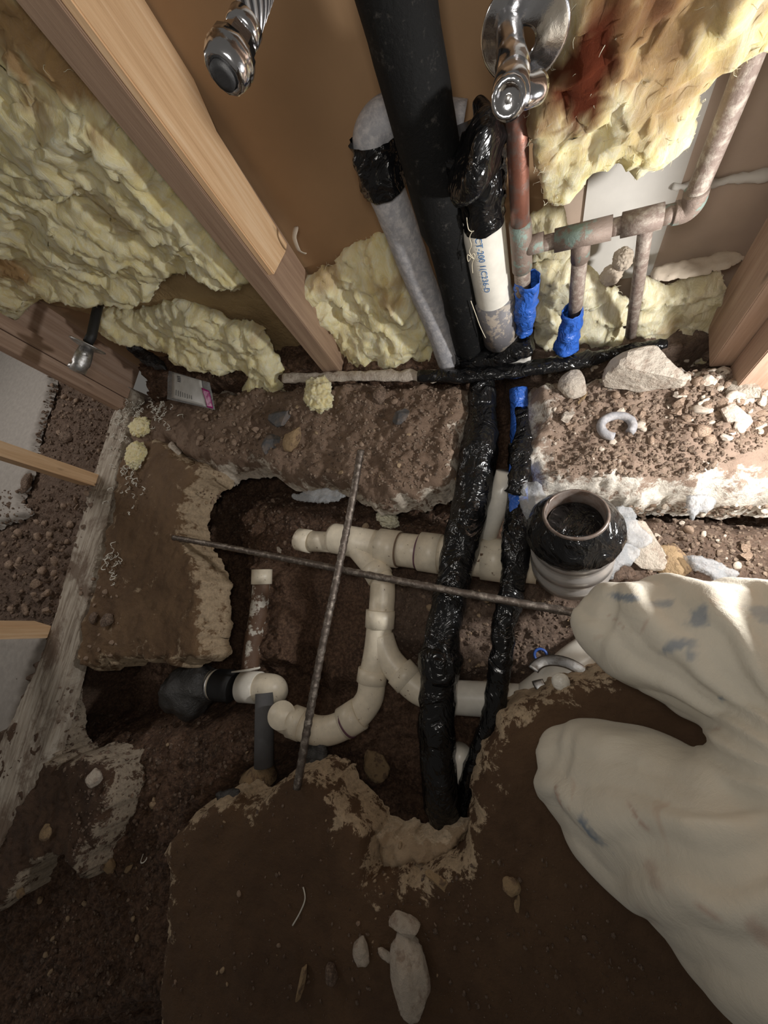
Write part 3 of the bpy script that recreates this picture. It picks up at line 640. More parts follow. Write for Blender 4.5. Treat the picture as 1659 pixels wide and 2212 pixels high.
tube('elbow', cat_rom([hz(1455), ay(1480, 455, yc), ay(1497, 438, yc), ay(1505, 412, yc)], 6), .0135, M['copper_old'], cm, 24)
tube('riser', cat_rom([ay(1500, 425, yc), ay(1540, 330, yc+.01), ay(1600, 180, yc+.01), ay(1690, -60, yc+.01)], 6), .0115, M['copper_dust'], cm, 24)
tube('drop_pipe', [ay(1255, 515, yc), ay(1253, 560, yc)], .0130, M['copper_old'], cm, 24)
tube('drop_pipe', [ay(1253, 550, yc), ay(1240, 700, yc)], .0112, M['copper_dust'], cm, 24)
tube('drop_pipe', [ay(1396, 480, yc), ay(1386, 560, yc+.003), ay(1362, 724, yc+.02)], .0092, M['copper_dust'], cm, 24)
adopt(cm); tag(cm, 'corroded copper manifold with tees and drops along the wall', 'copper pipe')
def sleeve(name, pts, r, label, seed):
    o = tube(name, cat_rom(pts, 6), r, M['blue'], None, 28, rough=(.005, 55), seed=seed, cap=False); md = o.modifiers.new('t', 'SOLIDIFY'); md.thickness = .0008; return tag(o, label, 'sleeve')
sleeve('blue_sleeve', [ay(1140, 603, yc), ay(1136, 640, yc), ay(1134, 680, yc), ay(1132, 718, yc)], [.018]*4+[.0155]*5+[.0165]*5+[.014, .012, .010, .012, .013], 'bright blue plastic sleeve on the thick copper riser beside the white pipe', 2)
sleeve('blue_sleeve', [ay(1238, 668, yc-.004), ay(1234, 700, yc-.006), ay(1228, 725, yc-.01), ay(1222, 755, yc-.012)], [.0150]*4+[.0150]*5+[.0165]*5+[.018, .019, .019, .018, .016], 'darker blue plastic sleeve on the middle copper drop near the gravel', 3)

# shutoff valve near the camera
sv = empty('shutoff_valve', depth_pt(1100, 240, .30))
c = depth_pt(1132, 75, .30); nrm = np.array([-.05, -1, -.12]); nrm /= np.linalg.norm(nrm)
esc = lathe('escutcheon', c+nrm*-.002, nrm, [(0, .0322), (.0006, .0332), (.002, .0330), (.0028, .031), (.0034, .028), (.0060, .020), (.0085, .011), (.0085, .009), (.0040, .019), (.001, .030)], M['chrome'], sv, 48, cap=False, closed=True)
stem = cat_rom([depth_pt(1090, -40, .325), depth_pt(1095, 30, .30), depth_pt(1103, 110, .275), depth_pt(1112, 180, .262)], 8)
tube('stem', stem, [.0085]*6+[.0095, .0095, .0105, .0105, .0105, .008]+[.010]*6+[.0115]*3+[.0085]*(len(stem)-21), M['chrome'], sv, 8)
b0 = depth_pt(1108, 150, .265); b1_ = depth_pt(1102, 215, .245)
tube('valve_body', [b0, b0*.6+b1_*.4, b0*.3+b1_*.7, b1_], [.009, .0115, .012, .011], M['chrome'], sv, 28, rough=(.0006, 60))
side = depth_pt(1160, 190, .255)
tube('outlet', [b1_*.7+b0*.3, side*.6+b1_*.4, side*.9+b1_*.1, side], [.0095, .0085, .0088, .0088], M['chrome'], sv, 24)
h0 = depth_pt(1100, 205, .248); hd = depth_pt(1095, 224, .232)-h0
lathe('oval_handle', h0, hd, [(0, .008), (.002, .0100), (.010, .0108), (.013, .0102), (.0135, .0075), (.0128, .0072), (.0128, .002)], M['chrome'], sv, 16)
_hs = lathe('handle_screw', h0+hd/np.linalg.norm(hd)*.0128, hd, [(0, .0025), (.001, .0022)], M['chrome_dull'], sv, 12)
_hs.parent = [c_ for c_ in sv.children if c_.name.startswith('oval_handle')][0]
adopt(sv); tag(sv, 'chrome shutoff valve with round wall flange on the copper riser', 'valve')
# braided hose
bh = empty('supply_hose', depth_pt(485, 165, .25))
dz = .22
tube('braided_hose', cat_rom([depth_pt(610, -160, dz+.02), depth_pt(575, -60, dz+.01), depth_pt(548, 10, dz), depth_pt(522, 82, dz)], 10), .0082, M['braid'], bh, 32)
a = depth_pt(533, 50, dz); b = depth_pt(480, 168, dz-.002); ax = b-a; L = np.linalg.norm(ax)
lathe('crimp_collar', a, ax, [(0, .0088), (.001, .0096), (L*.20, .0094), (L*.24, .0085)], M['chrome'], bh, 32)
lathe('hex_nut', a+ax*.2, ax, [(0, .0078), (.002, .0092), (L*.30, .0098), (L*.34, .009)], M['chrome'], bh, 6, smooth=False)
lathe('coupling_nut', a+ax*.48, ax, [(0, .0095), (.0012, .0128), (L*.18, .0135), (L*.22, .0128), (L*.26, .0133), (L*.42, .0118), (L*.46, .0105), (L*.46, .0075), (L*.3, .007)], M['chrome'], bh, 12)
_rw = lathe('rubber_washer', a+ax*.8, ax, [(0, .0070), (L*.20, .0072), (L*.205, .004)], M['rubber'], bh, 20)
_rw.parent = [c_ for c_ in bh.children if c_.name.startswith('coupling_nut')][0]
adopt(bh); tag(bh, 'braided steel supply hose end dangling in front of the brown sheathing', 'hose')
# corner stop valve
cv = empty('shutoff_valve', ay(180, 790, .42))
tube('stub_pipe', [ay(214, 655, .60), ay(208, 678, .56), ay(198, 725, .50), ay(190, 740, .48)], .0105, M['rubber'], cv, 20)
cc = ay(190, 745, .475); nn = ay(172, 790, .42)-cc; nn /= np.linalg.norm(nn)
nn2 = nn*.4+np.array([-.3, -.75, -.1]); nn2 /= np.linalg.norm(nn2)
lathe('escutcheon', cc, nn2, [(0, .037), (.002, .0375), (.006, .030), (.011, .013)], M['chrome_dull'], cv, 36)
tube('valve_body', [cc+nn*.01, cc+nn*.03, cc+nn*.05, cc+nn*.055, cc+nn*.07], [.013, .0165, .017, .015, .015], M['chrome_dull'], cv, 20, rough=(.002, 80))
k0 = ay(186, 762, .45)
tube('outlet', [k0, k0+np.array([-.028, -.01, -.0])], [.009, .0075], M['chrome_dull'], cv, 16)
lathe('oval_handle', ay(170, 788, .425), nn, [(0, .012), (.004, .018), (.013, .019), (.016, .012)], M['chrome_dull'], cv, 18)
adopt(cv); tag(cv, 'dull grey shutoff valve with flange poking out by the left corner studs', 'valve')

# membrane strip along the wall foot
ms = tube('dusty_strip', cat_rom([az(612, 818, .006), az(700, 815, .008), az(800, 812, .010), az(900, 812, .008), az(945, 812, .006)], 10), .0125, M['rock_pale'], None, 16, squash=.5, rough=(.004, 50))
tag(ms, 'dusty grey-white strip along the foot of the wall, left part', 'strip')
mb = tube('black_plastic_roll', cat_rom([az(905, 812, .012), az(1000, 812, .02), az(1100, 802, .022), az(1200, 786, .02), az(1300, 770, .016), az(1390, 750, .012), az(1440, 742, .010)], 10), [.013]*8+[.0155]*30+[.012]*12+[.009]*11, M['tape'], None, 18, squash=.7, rough=(.003, 60))
tag(mb, 'long shiny black plastic roll spanning the wall foot across the pipe slot', 'plastic roll')

# ------------------------------------------------------------------ drain lines in the trench
def zpath(pp): return [az(px, py, z) for px, py, z in pp]
def hub(A, B, r, parent, mat=None, name='coupling'):
    A = np.array(A); B = np.array(B); ax = B-A; L = np.linalg.norm(ax)
    return lathe(name, A, ax, [(0, r*.93), (.0006, r), (L-.0006, r), (L, r*.93)], mat or M['pvc'], parent, 40)
zl = -.115
ml = empty('main_drain_line', az(870, 1190, -.13))
a = lambda px, py, z=zl: az(px, py, z)
tube('end_cap', [a(643, 1164), a(646, 1165), a(672, 1170)], [.0248, .0300, .0305], M['pvc'], ml, 36)
tube('pipe', [a(668, 1169), a(735, 1172)], .0269, M['pvc'], ml, 36)
tube('wye_fitting', [a(716, 1162), a(722, 1163), a(724, 1163), a(842, 1185)], [.0342, .0388, .0388, .0388], M['pvc'], ml, 40)
hub(a(820, 1181), a(862, 1187), .0450, ml)
tube('pipe', [a(855, 1186), a(925, 1194)], .0404, M['pvc'], ml, 40)
hub(a(908, 1191), a(952, 1197), .0461, ml)
tube('pipe', [a(945, 1195), a(1100, 1212), a(1160, 1218)], .0424, M['pvc'], ml, 40)
hub(a(1042, 1206), a(1093, 1212), .0471, ml)
tube('primer_ring', [a(861, 1187), a(865, 1187.5)], .0419, M['glue_dark'], ml, 40)
tube('primer_ring', [a(904, 1191), a(907, 1191.5)], .0419, M['primer'], ml, 40)
# joined branch that comes toward the viewer
brp = cat_rom(zpath([(768, 1180, -.112), (790, 1205, -.107), (815, 1235, -.105), (828, 1265, -.105), (825, 1330, -.108)]), 6)
tube('branch_elbow', brp, .0275, M['pvc'], ml, 36)
hub(az(806, 1222, -.107), az(822, 1248, -.106), .0325, ml)
wy = ml
tube('pipe', zpath([(826, 1262, -.105), (822, 1330, -.108), (820, 1345, -.108)]), .028, M['pvc'], wy, 36)
hub(az(822, 1318, -.1), az(820, 1356, -.105), .0335, wy)
tube('wye_body', cat_rom(zpath([(820, 1350, -.105), (815, 1400, -.108), (808, 1440, -.11), (803, 1462, -.112)]), 5), .0295, M['pvc'], wy, 36)
hub(az(806, 1445, -.112), az(802, 1475, -.114), .0335, wy)
tube('right_branch', cat_rom(zpath([(822, 1375, -.108), (838, 1420, -.112), (868, 1456, -.118), (900, 1482, -.122)]), 6), .0300, M['pvc'], wy, 36)
rb = hub(az(862, 1448, -.117), az(884, 1472, -.12), .0345, wy)
tube('right_elbow', cat_rom(zpath([(872, 1460, -.118), (905, 1488, -.122), (950, 1505, -.126), (985, 1512, -.128)]), 6), .032, M['pvc'], wy, 36)
tube('lateral_pipe', cat_rom(zpath([(960, 1505, -.127), (1050, 1510, -.13), (1140, 1516, -.128), (1190, 1500, -.122)]), 5), .0335, M['pvc_white'], wy, 36)
tube('lateral_pipe', cat_rom(zpath([(1150, 1518, -.128), (1200, 1480, -.12), (1260, 1430, -.115), (1330, 1390, -.11)]), 5), .040, M['pvc_white'], wy, 36)
tube('trap_bend', cat_rom(zpath([(804, 1468, -.114), (797, 1510, -.116), (765, 1550, -.112), (720, 1575, -.106), (680, 1577, -.10), (640, 1562, -.095)]), 7), .0305, M['pvc'], wy, 36)
hub(az(778, 1540, -.113), az(742, 1563, -.109), .0345, wy)
tube('primer_ring', zpath([(752, 1558, -.110), (749, 1560, -.110)]), .0352, M['primer'], wy, 36)
hub(az(655, 1566, -.097), az(630, 1557, -.094), .0345, wy)
tube('end_elbow', cat_rom(zpath([(650, 1565, -.096), (625, 1556, -.094), (611, 1548, -.085), (608, 1545, -.06)]), 5), .030, M['pvc'], wy, 36)
adopt(wy); tag(ml, 'branching cream drain line with capped end, curved trap and right lateral', 'drain pipe')
# glue blob on trap end
# diagonal white drop pipe between black bundles
dp = tube('drop_pipe', zpath([(1095, 1020, -.03), (1080, 1075, -.06), (1050, 1160, -.10)]), .022, M['pvc_white'], None, 30); tag(dp, 'white pipe slanting down between the two black wrapped bundles', 'pipe')
# left muddy pipe
mp = empty('muddy_pipe', az(550, 1350, -.14))
tube('pipe', cat_rom(zpath([(565, 1235, -.13), (562, 1300, -.14), (550, 1370, -.145), (540, 1445, -.15)]), 5), .022, M['pvc_dirty'], mp, 30, rough=(.003, 40))
hub(az(566, 1230, -.125), az(565, 1262, -.13), .0275, mp)
adopt(mp); tag(mp, 'mud-smeared white pipe lying in the left of the trench', 'pipe')
fn = empty('test_fitting', az(520, 1480, -.16))
zz = -.13
tube('pipe', zpath([(455, 1478, zz), (475, 1480, zz)]), .033, M['pvc'], fn, 32)
hub(az(452, 1478, zz), az(470, 1479, zz), .0365, fn)
lathe('rubber_coupling', az(468, 1479, zz), az(530, 1484, zz)-az(468, 1479, zz), [(0, .034), (.002, .0385)]+[(.004+.006*k, .0385+(.0012 if k % 2 else 0)) for k in range(8)]+[(.056, .034)], M['rubber'], fn, 36)
hub(az(524, 1483, zz), az(560, 1485, zz), .0375, fn, M['pvc_white'])
tube('elbow', cat_rom(zpath([(555, 1485, zz), (575, 1485, zz), (590, 1488, zz-.01), (594, 1495, zz-.04)]), 5), .0335, M['pvc'], fn, 32)
tube('clamp_ring', zpath([(462, 1479, zz), (465, 1479, zz)]), .0385, M['chrome_dull'], fn, 32)
adopt(fn); tag(fn, 'short pipe fitting with ribbed black rubber coupling left of the mud pool', 'pipe fitting')
V_, F_, _ = tube_data(cat_rom(zpath([(455, 1480, -.12), (430, 1485, -.12), (395, 1495, -.125), (360, 1498, -.14)]), 6), [.034, .037, .041, .045, .050, .054, .058, .06, .062, .062, .061, .060, .056, .051, .045, .038, .030, .018, .004], 40, rough=(.010, 26), seed=9)
tag(mesh_obj('plastic_bag', V_, F_, M['film_grey']), 'dark crumpled plastic bag tied over the left pipe end', 'plastic bag')
gt = empty('grey_tube', az(570, 1650, -.13))
tube('tube', zpath([(571, 1497, -.105), (571, 1560, -.105), (570, 1655, -.11)]), [.021, .022, .022], M['grey_dark'], gt, 30)
adopt(gt); tag(gt, 'grey foam tube hanging down from the left pipe elbow', 'tube')
gl_ = tube('glue_lump', zpath([(578, 1668, -.12), (560, 1680, -.125), (530, 1690, -.13)]), [.024, .027, .018], M['rock_tan'], None, 20, rough=(.005, 50)); tag(gl_, 'muddy brown pipe stub at the lower end of the grey tube', 'pipe stub')
sp = tube('short_pipe', zpath([(994, 1618, -.10), (990, 1680, -.13), (988, 1740, -.16)]), .0185, M['pvc_white'], None, 28); tag(sp, 'short white pipe upright between the lower ends of the black bundles', 'pipe')
wc = tube('plastic_spoon_handle', zpath([(500, 1452, -.085), (540, 1447, -.085), (562, 1442, -.084)]), [.002, .003, .002], M['pvc_white'], None, 10, squash=.4); wc.name = 'white_strip'; tag(wc, 'thin white strip lying above the rubber coupling', 'strip')

# black wrapped bundles
wa = empty('wrapped_pipe', az(950, 1780, -.1))
pA = cat_rom(zpath([(1042, 822, -.015), (1040, 900, -.03), (1035, 960, -.03), (1022, 1060, -.045), (1000, 1160, -.045), (980, 1250, -.045), (962, 1340, -.05), (950, 1440, -.045), (942, 1540, -.06), (945, 1640, -.08), (952, 1720, -.10), (965, 1790, -.13), (970, 1830, -.17)]), 10)
rA = np.interp(np.linspace(0, 12, len(pA)), range(13), [.024, .030, .036, .038, .036, .033, .034, .034, .033, .034, .033, .030, .028])
tube('black_wrap', pA, rA+.0012*perlin(np.column_stack([np.arange(len(pA))*.31]*3)), M['tape'], wa, 36, rough=(.0045, 20), seed=2)
tube('tape_band', [pA[k] for k in range(66, 74)], [.033, .0385, .041, .041, .040, .039, .037, .033], M['tape'], wa, 36, rough=(.004, 40), seed=6)
tube('tape_band', [pA[k] for k in range(3, 9)], [.027, .031, .031, .030, .030, .027], M['tape'], wa, 36, rough=(.002, 40), seed=7)
adopt(wa); tag(wa, 'thick black plastic wrapped pipe running from the wall down the trench', 'wrapped pipe')
wb = empty('wrapped_pipe', az(990, 1740, -.12))
pB = cat_rom(zpath([(1118, 960, -.03), (1118, 1020, -.04), (1116, 1080, -.035), (1115, 1160, -.035), (1110, 1240, -.035), (1093, 1330, -.035), (1085, 1410, -.03), (1074, 1490, -.045), (1060, 1560, -.06), (1025, 1640, -.09), (1000, 1720, -.13), (985, 1790, -.17)]), 10)
rB = np.interp(np.linspace(0, 11, len(pB)), range(12), [.018, .019, .019, .026, .024, .021, .019, .020, .017, .014, .014, .014])
tube('black_wrap', pB, rB+.0018*perlin(np.column_stack([np.arange(len(pB))*.4+9]*3)), M['tape'], wb, 32, rough=(.004, 26), seed=4)
tube('blue_pipe', cat_rom(zpath([(1120, 840, -.03), (1122, 920, -.05), (1120, 1010, -.035), (1118, 1120, -.032)]), 8), .0185, M['blue'], wb, 24, rough=(.001, 60))['label'] = 'blue pipe showing through gaps in the wrap'
adopt(wb); tag(wb, 'thin black wrapped pipe with blue showing, right of the thick one', 'wrapped pipe')
fw = tube('film_flap', cat_rom(zpath([(1128, 880, -.01), (1128, 960, .0), (1122, 1030, .005), (1112, 1070, .0)]), 6), [.010]*5+[.016]*8+[.018]*5+[.004], M['tape'], None, 20, squash=.4, rough=(.008, 50)); tag(fw, 'ragged black plastic flap draped against the right footing edge', 'plastic sheet')

# closet riser
cr = empty('floor_drain_riser', az(1238, 1210, -.05))
ct = az(1243, 1108, .105); cb = az(1232, 1215, -.055); ax = ct-cb; Lx = np.linalg.norm(ax); ax /= Lx
R0 = .047
lathe('pipe_rim', ct, ax, [(-.05, R0), (-.006, R0), (-.003, R0+.0015), (0, R0-.0003), (.0004, R0-.002), (-.001, R0-.0042), (-.05, R0-.0045)], M['rim'], cr, 56, cap=False)
dk = lathe('inner_plug', ct, ax, [(-.05, R0-.005), (-.03, R0-.005), (-.027, R0-.009), (-.028, .003)], M['tape'], cr, 56, rough=(.001, 25))
prof = [(.092, .073), (.096, .081), (.106, .083), (.118, .079), (.130, .069), (.141, .058), (.15, R0+.001)]
prof = [(d*Lx/.15, r*.90) for d, r in prof]
lathe('black_film_wrap', cb, ax, prof, M['tape'], cr, 64, cap=False, rough=(.003, 30))
lathe('flange', cb, ax, [(-.02, .060), (-.016, .069), (.012, .070), (.016, .066), (.030, .065), (.034, .069), (.060, .069), (.064, .065), (.080, .065), (.084, .068), (.104*Lx/.15, .068)], M['flange_metal'], cr, 64)['label'] = 'pale shiny flange ring'
adopt(cr); tag(cr, 'upright open pipe with brown rim and black film collar', 'drain riser')

# ------------------------------------------------------------------ rebar
def rebar(name, A, B, r, label, sag=0):
    A = np.array(A); B = np.array(B); n = 160; pts = [A+(B-A)*t+np.array([.0025*math.sin(t*7), .0025*math.sin(t*5+1), -sag*4*t*(1-t)]) for t in np.linspace(0, 1, n)]
    rr = [r*(1.0+(.10 if k % 4 < 2 else 0)) for k in range(n)]
    return tag(tube(name, pts, rr, M['rebar'], None, 14, rough=(.0006, 90)), label, 'rebar')
rebar('rebar', az(779, 975, .016), az(640, 1702, .014), .0074, 'steel reinforcing bar crossing the trench from top to bottom')
rebar('rebar', az(375, 1163, .000), az(1300, 1333, .012), .0068, 'steel reinforcing bar crossing the trench from left to right beneath the other')
# crossing tie
tag(lathe('wire_tie', az(733, 1232, 0), az(737, 1212, 0)-az(733, 1232, 0), [(0, .009), (.006, .010), (.010, .009)], M['rebar'], None, 14, rough=(.002, 80)), 'rusty tie wire knot where the two steel bars cross', 'wire tie')

# ------------------------------------------------------------------ rocks and clods
def rock_mesh(seed, sharp=.5, sub=3, mat=None):
    bm = bmesh.new(); bmesh.ops.create_icosphere(bm, subdivisions=sub, radius=1.)
    P = np.array([v.co[:] for v in bm.verts]); rr = np.random.RandomState(seed)
    for k in range(9):
        n = rr.normal(size=3); n /= np.linalg.norm(n); d = rr.uniform(.35, .8) if sharp > .6 else rr.uniform(.55, .9); e = P@n; m = e > d; P[m] -= np.outer((e[m]-d)*sharp*1.6 if sharp < .6 else (e[m]-d), n)
    P *= (1+(.07 if sharp > .6 else .12)*fbm(P, 1.6, 5, .6, seed))[:, None]
    for v, p in zip(bm.verts, P): v.co = Vector(p)
    for f in bm.faces: f.smooth = sharp < .6
    me = bpy.data.meshes.new('rock'); bm.to_mesh(me); bm.free(); me.materials.append(mat); return me
def rock(px, py, size, mat, label, name='rock', sc=(1, 1, .6), seed=0, rot=None, sharp=.8, cat='rock', sub=4, sink=.25):
    me = rock_mesh(seed, sharp, sub, mat); o = bpy.data.objects.new(name, me); COL.objects.link(o); p = seen(px, py)
    me.transform(Matrix.Diagonal((sc[0]*size, sc[1]*size, sc[2]*size, 1))); o.rotation_euler = (0, 0, rot if rot is not None else seed); o.location = Vector(p)+Vector((0, 0, size*sc[2]*(1-2*sink)))
    return tag(o, label, cat)
mm = .001
rock(1392, 832, 72*mm, M['rock_pale'], 'largest pale angular rock on the bright gravelly bank', sc=(1.05, .68, .8), seed=5, rot=-.15, sub=4, sharp=.95)
rock(1237, 838, 32*mm, M['rock_pale'], 'pale fist-sized rock at the left edge of the right bank', sc=(.95, 1, .8), seed=8, rot=.6)
rock(1258, 862, 14*mm, M['rock_tan'], 'small flat yellowish chip beside the fist-sized rock', sc=(.6, 1.2, .4), seed=11, rot=-.3)
rock(1228, 905, 17*mm, M['rock_pale'], 'small pale rock just below the fist-sized one', sc=(.8, 1, .7), seed=12)
rock(1580, 895, 20*mm, M['rock_pale'], 'pale cube-like stone among the gravel near the right edge', sc=(1, 1.2, .7), seed=14)
rock(1610, 850, 26*mm, M['rock_pale'], 'pale stone at the right edge below the studs', sc=(1.2, 1, .7), seed=15)
rock(1545, 770, 20*mm, M['clod'], 'round brown stone at the foot of the reddish stud', sc=(1.2, .8, .7), seed=16, sharp=.4)
rock(612, 905, 40*mm, M['rock_dark'], 'dark slate-grey stone below the yellow tuft', sc=(1, .8, .5), seed=21, rot=.4)
rock(590, 958, 34*mm, M['rock_dark'], 'dark grey stone lower left of the slate-grey one', sc=(.8, 1.1, .5), seed=22)
rock(640, 950, 36*mm, M['rock_tan'], 'brown-grey flat stone beside the dark stones', sc=(1.1, .9, .45), seed=23, rot=.9)
rock(870, 900, 26*mm, M['rock_dark'], 'dark grey stone half buried near the wrapped pipe slot', sc=(1.1, .8, .35), seed=24, rot=.4)
rock(822, 857, 19*mm, M['clod'], 'pinkish clod below the dusty strip', sc=(1, 1.2, .8), seed=25, sharp=.4, cat='clod')
rock(385, 975, 30*mm, M['rock_pale'], 'pale rock beside the yellow foam scraps', sc=(.7, 1.2, .6), seed=27, rot=.9)
rock(812, 1650, 40*mm, M['rock_tan'], 'yellowish tan rock in the bottom of the trench', sc=(1, .8, .6), seed=31, rot=-.4, sharp=.5)
rock(878, 1995, 21*mm, M['rock_pale'], 'small pale stone just above the long lumpy rock', sc=(.8, 1.5, .7), seed=33)
rock(892, 2095, 37*mm, M['rock_pale'], 'long lumpy pale rock on the dirt at the bottom of the photo', sc=(.8, 1.6, .7), seed=34, rot=.35, sharp=.4)
rock(783, 2050, 16*mm, M['rock_pale'], 'pale oval stone left of the long lumpy rock', sc=(.9, 1.4, .7), seed=35, sharp=.4)
rock(838, 2060, 10*mm, M['rock_pale'], 'narrow pale pebble between the oval stone and the lumpy rock', sc=(.7, 1.6, .7), seed=36, sharp=.4)
rock(655, 2110, 17*mm, M['rock_tan'], 'slender tan stone at the bottom left of the slab', sc=(.5, 1.9, .6), seed=37, rot=.0)
rock(718, 2100, 14*mm, M['clod'], 'brown pebble right of the slender tan stone', sc=(.8, 1.2, .7), seed=38, sharp=.4)
rock(945, 1900, 16*mm, M['rock_tan'], 'small triangular stone below the pale notch ledge', sc=(.8, 1.3, .4), seed=39)
rock(1104, 1908, 13*mm, M['rock_tan'], 'small yellowish pebble left of the lower knee', sc=(1, 1.1, .7), seed=40, sharp=.4)
rock(1118, 1945, 9*mm, M['rock_tan'], 'tiny brown chip below the yellowish pebble', sc=(.7, 1.7, .5), seed=41)
rock(205, 1335, 15*mm, M['clod'], 'left one of two brown stones in the gap beside the plate', sc=(1, 1.2, .7), seed=42, sharp=.4)
rock(235, 1340, 19*mm, M['clod'], 'right one of two brown stones in the gap beside the plate', sc=(1, 1.1, .7), seed=43, sharp=.4)
rock(104, 1795, 17*mm, M['rock_tan'], 'pinkish stone on the dirt left of the crumbled concrete', sc=(1, 1.1, .6), seed=44, sharp=.4)
rock(48, 1925, 13*mm, M['rock_tan'], 'brown pebble low on the left dirt', sc=(.8, 1.3, .6), seed=45, sharp=.4)
rock(90, 1942, 9*mm, M['rock_tan'], 'round little pebble right of the brown pebble', sc=(1, 1, .7), seed=46, sharp=.4)
rock(240, 1862, 22*mm, M['rock_tan'], 'greenish tan pebble in the dark dirt right of the concrete remnant', sc=(1.1, .9, .6), seed=47, sharp=.4)
rock(278, 1875, 13*mm, M['rock_tan'], 'flat tan chip beside the greenish pebble', sc=(1.4, .6, .5), seed=48)
rock(212, 1678, 20*mm, M['rock_pale'], 'rounded concrete crumb on top of the pale remnant', sc=(1, 1, .8), seed=49, sharp=.4)
rock(992, 1035-0, 18*mm, M['rock_tan'], 'brown stone tucked under the footing beside the wrap', sc=(.8, 1.2, .7), seed=50)
rock(1395, 1180, 42*mm, M['rock_pale'], 'flat pale concrete shard right of the drain riser', sc=(.9, 1.2, .35), seed=51, rot=.6)
rock(1450, 1215, 34*mm, M['rock_tan'], 'rounded tan rock at the top edge of the trousers', sc=(1, .9, .5), seed=52, sharp=.4)
rock(30, 975, 24*mm, M['clod'], 'mud lump stuck on the upper orange stud at left', sc=(1.3, .7, .5), seed=53, sharp=.4, cat='clod', name='mud_lump')
rock(150, 945, 26*mm, M['clod'], 'larger clod beside the grey floor at left', sc=(1, .9, .7), seed=54, sharp=.4, cat='clod', name='clod')
rock(60, 1045, 30*mm, M['clod'], 'flat clod at the edge of the grey floor below the upper stud', sc=(1.3, .8, .5), seed=55, sharp=.5, cat='clod', name='clod')
# pieces by the hundred: gravel on the banks and in the pit
SM = {'clod': dirt_mat('small_clod', (.15, .095, .065), (.21, .145, .10), (.31, .225, .165), 1.2, .85, .3),
    'rock_pale': plain('small_pale_stone', (.60, .52, .43), .85, spots=(.36, .28, .22), nsc=1.4, thr=(.5, .62)),
    'rock_tan': plain('small_tan_stone', (.40, .29, .18), .85, spots=(.2, .13, .08), nsc=1.4, thr=(.5, .62))}
protos = {k: [rock_mesh(100+i+off, .45 if i % 2 else .9, 2, SM[k]) for i in range(5)] for off, k in enumerate(('clod', 'rock_pale', 'rock_tan'))}
def scatter(name, pp, n, smin, smax, mats, group, label, cat, seed):
    rng = random.Random(seed); poly = np.array(pp, float); lo = poly.min(0); hi = poly.max(0); k = 0; tries = 0
    while k < n and tries < n*20:
        tries += 1
        px, py = rng.uniform(lo[0], hi[0]), rng.uniform(lo[1], hi[1])
        if sdf(np.array([[px, py]]), poly)[0] < 0: continue
        p = seen(px, py); me = rng.choice(protos[rng.choice(mats)]); s = smin+(smax-smin)*rng.random()**2.2
        o = bpy.data.objects.new(name, me); COL.objects.link(o); o.location = Vector(p)+Vector((0, 0, s*.3))
        o.scale = (s*rng.uniform(.7, 1.3), s*rng.uniform(.7, 1.3), s*rng.uniform(.5, .9)); o.rotation_euler = (rng.uniform(-.4, .4), rng.uniform(-.4, .4), rng.uniform(0, 6.3))
        tag(o, label, cat, group); k += 1
scatter('gravel_stone', [(1490, 770), (1659, 780), (1659, 940), (1520, 960), (1440, 900), (1460, 800)], 95, .005, .015, ['rock_pale', 'clod'], 'gravel by the right studs', 'small stone in the gravel heap below the right wall studs', 'stone', 1)
scatter('gravel_stone', [(1180, 800), (1420, 770), (1420, 940), (1400, 1020), (1190, 1010), (1180, 900)], 70, .003, .010, ['rock_pale', 'clod', 'clod'], 'gravel on the right footing', 'little stone on the right footing around the largest pale rock', 'stone', 2)
scatter('dirt_clod', [(425, 850), (560, 860), (560, 960), (470, 990), (420, 960)], 50, .005, .013, ['clod'], 'clods beside the packet', 'brown clod in the heap below the magenta packet', 'clod', 3)
scatter('dirt_clod', [(640, 840), (990, 830), (990, 960), (930, 1050), (700, 1040), (620, 980)], 55, .003, .009, ['clod', 'clod', 'rock_tan'], 'crumbs on the left footing', 'brown crumb on the footing left of the wrapped pipe', 'clod', 4)
scatter('dirt_clod', [(100, 800), (200, 830), (250, 860), (215, 1010), (90, 960), (110, 860)], 45, .005, .014, ['clod'], 'clods beside the next-room floor', 'dirt clod between the grey floor and the plate', 'clod', 5)
scatter('dirt_clod', [(0, 1120), (200, 1060), (110, 1330), (0, 1330)], 50, .006, .020, ['clod'], 'clods left of the plate', 'dirt clod between the two orange studs at left', 'clod', 6)
scatter('gravel_stone', [(860, 1250), (1230, 1300), (1240, 1440), (1130, 1480), (900, 1470), (850, 1400)], 60, .003, .009, ['clod', 'rock_tan'], 'stones in the trench', 'small stone on the trench soil under the wrapped pipes', 'stone', 7)
scatter('dirt_clod', [(170, 1240), (210, 1230), (265, 1300), (250, 1430), (165, 1430)], 20, .004, .012, ['clod'], 'clods beside the stained slab', 'clod in the strip between plate and stained slab', 'clod', 8)
scatter('gravel_stone', [(1340, 1090), (1659, 1090), (1659, 1240), (1400, 1240)], 40, .004, .013, ['clod', 'rock_pale'], 'stones above the trousers', 'stone on the ground above the upper knee', 'stone', 9)
scatter('dirt_clod', [(120, 1500), (600, 1620), (420, 1720), (340, 1850), (300, 2150), (20, 2150), (20, 2000), (160, 1920), (260, 1700)], 30, .003, .010, ['clod', 'rock_tan'], 'clods in the dark hole', 'clod in the dark dirt at the lower left', 'clod', 10)
scatter('dirt_clod', [(420, 1070), (980, 1080), (980, 1130), (560, 1220), (440, 1200)], 22, .003, .010, ['clod', 'rock_tan'], 'clods under the footing', 'clod on the trench side above the cream drain line', 'clod', 11)
scatter('gravel_stone', [(1180, 735), (1560, 770), (1500, 800), (1180, 790)], 32, .004, .012, ['clod', 'rock_pale'], 'stones at the wall foot', 'stone along the wall foot under the right insulation', 'stone', 12)
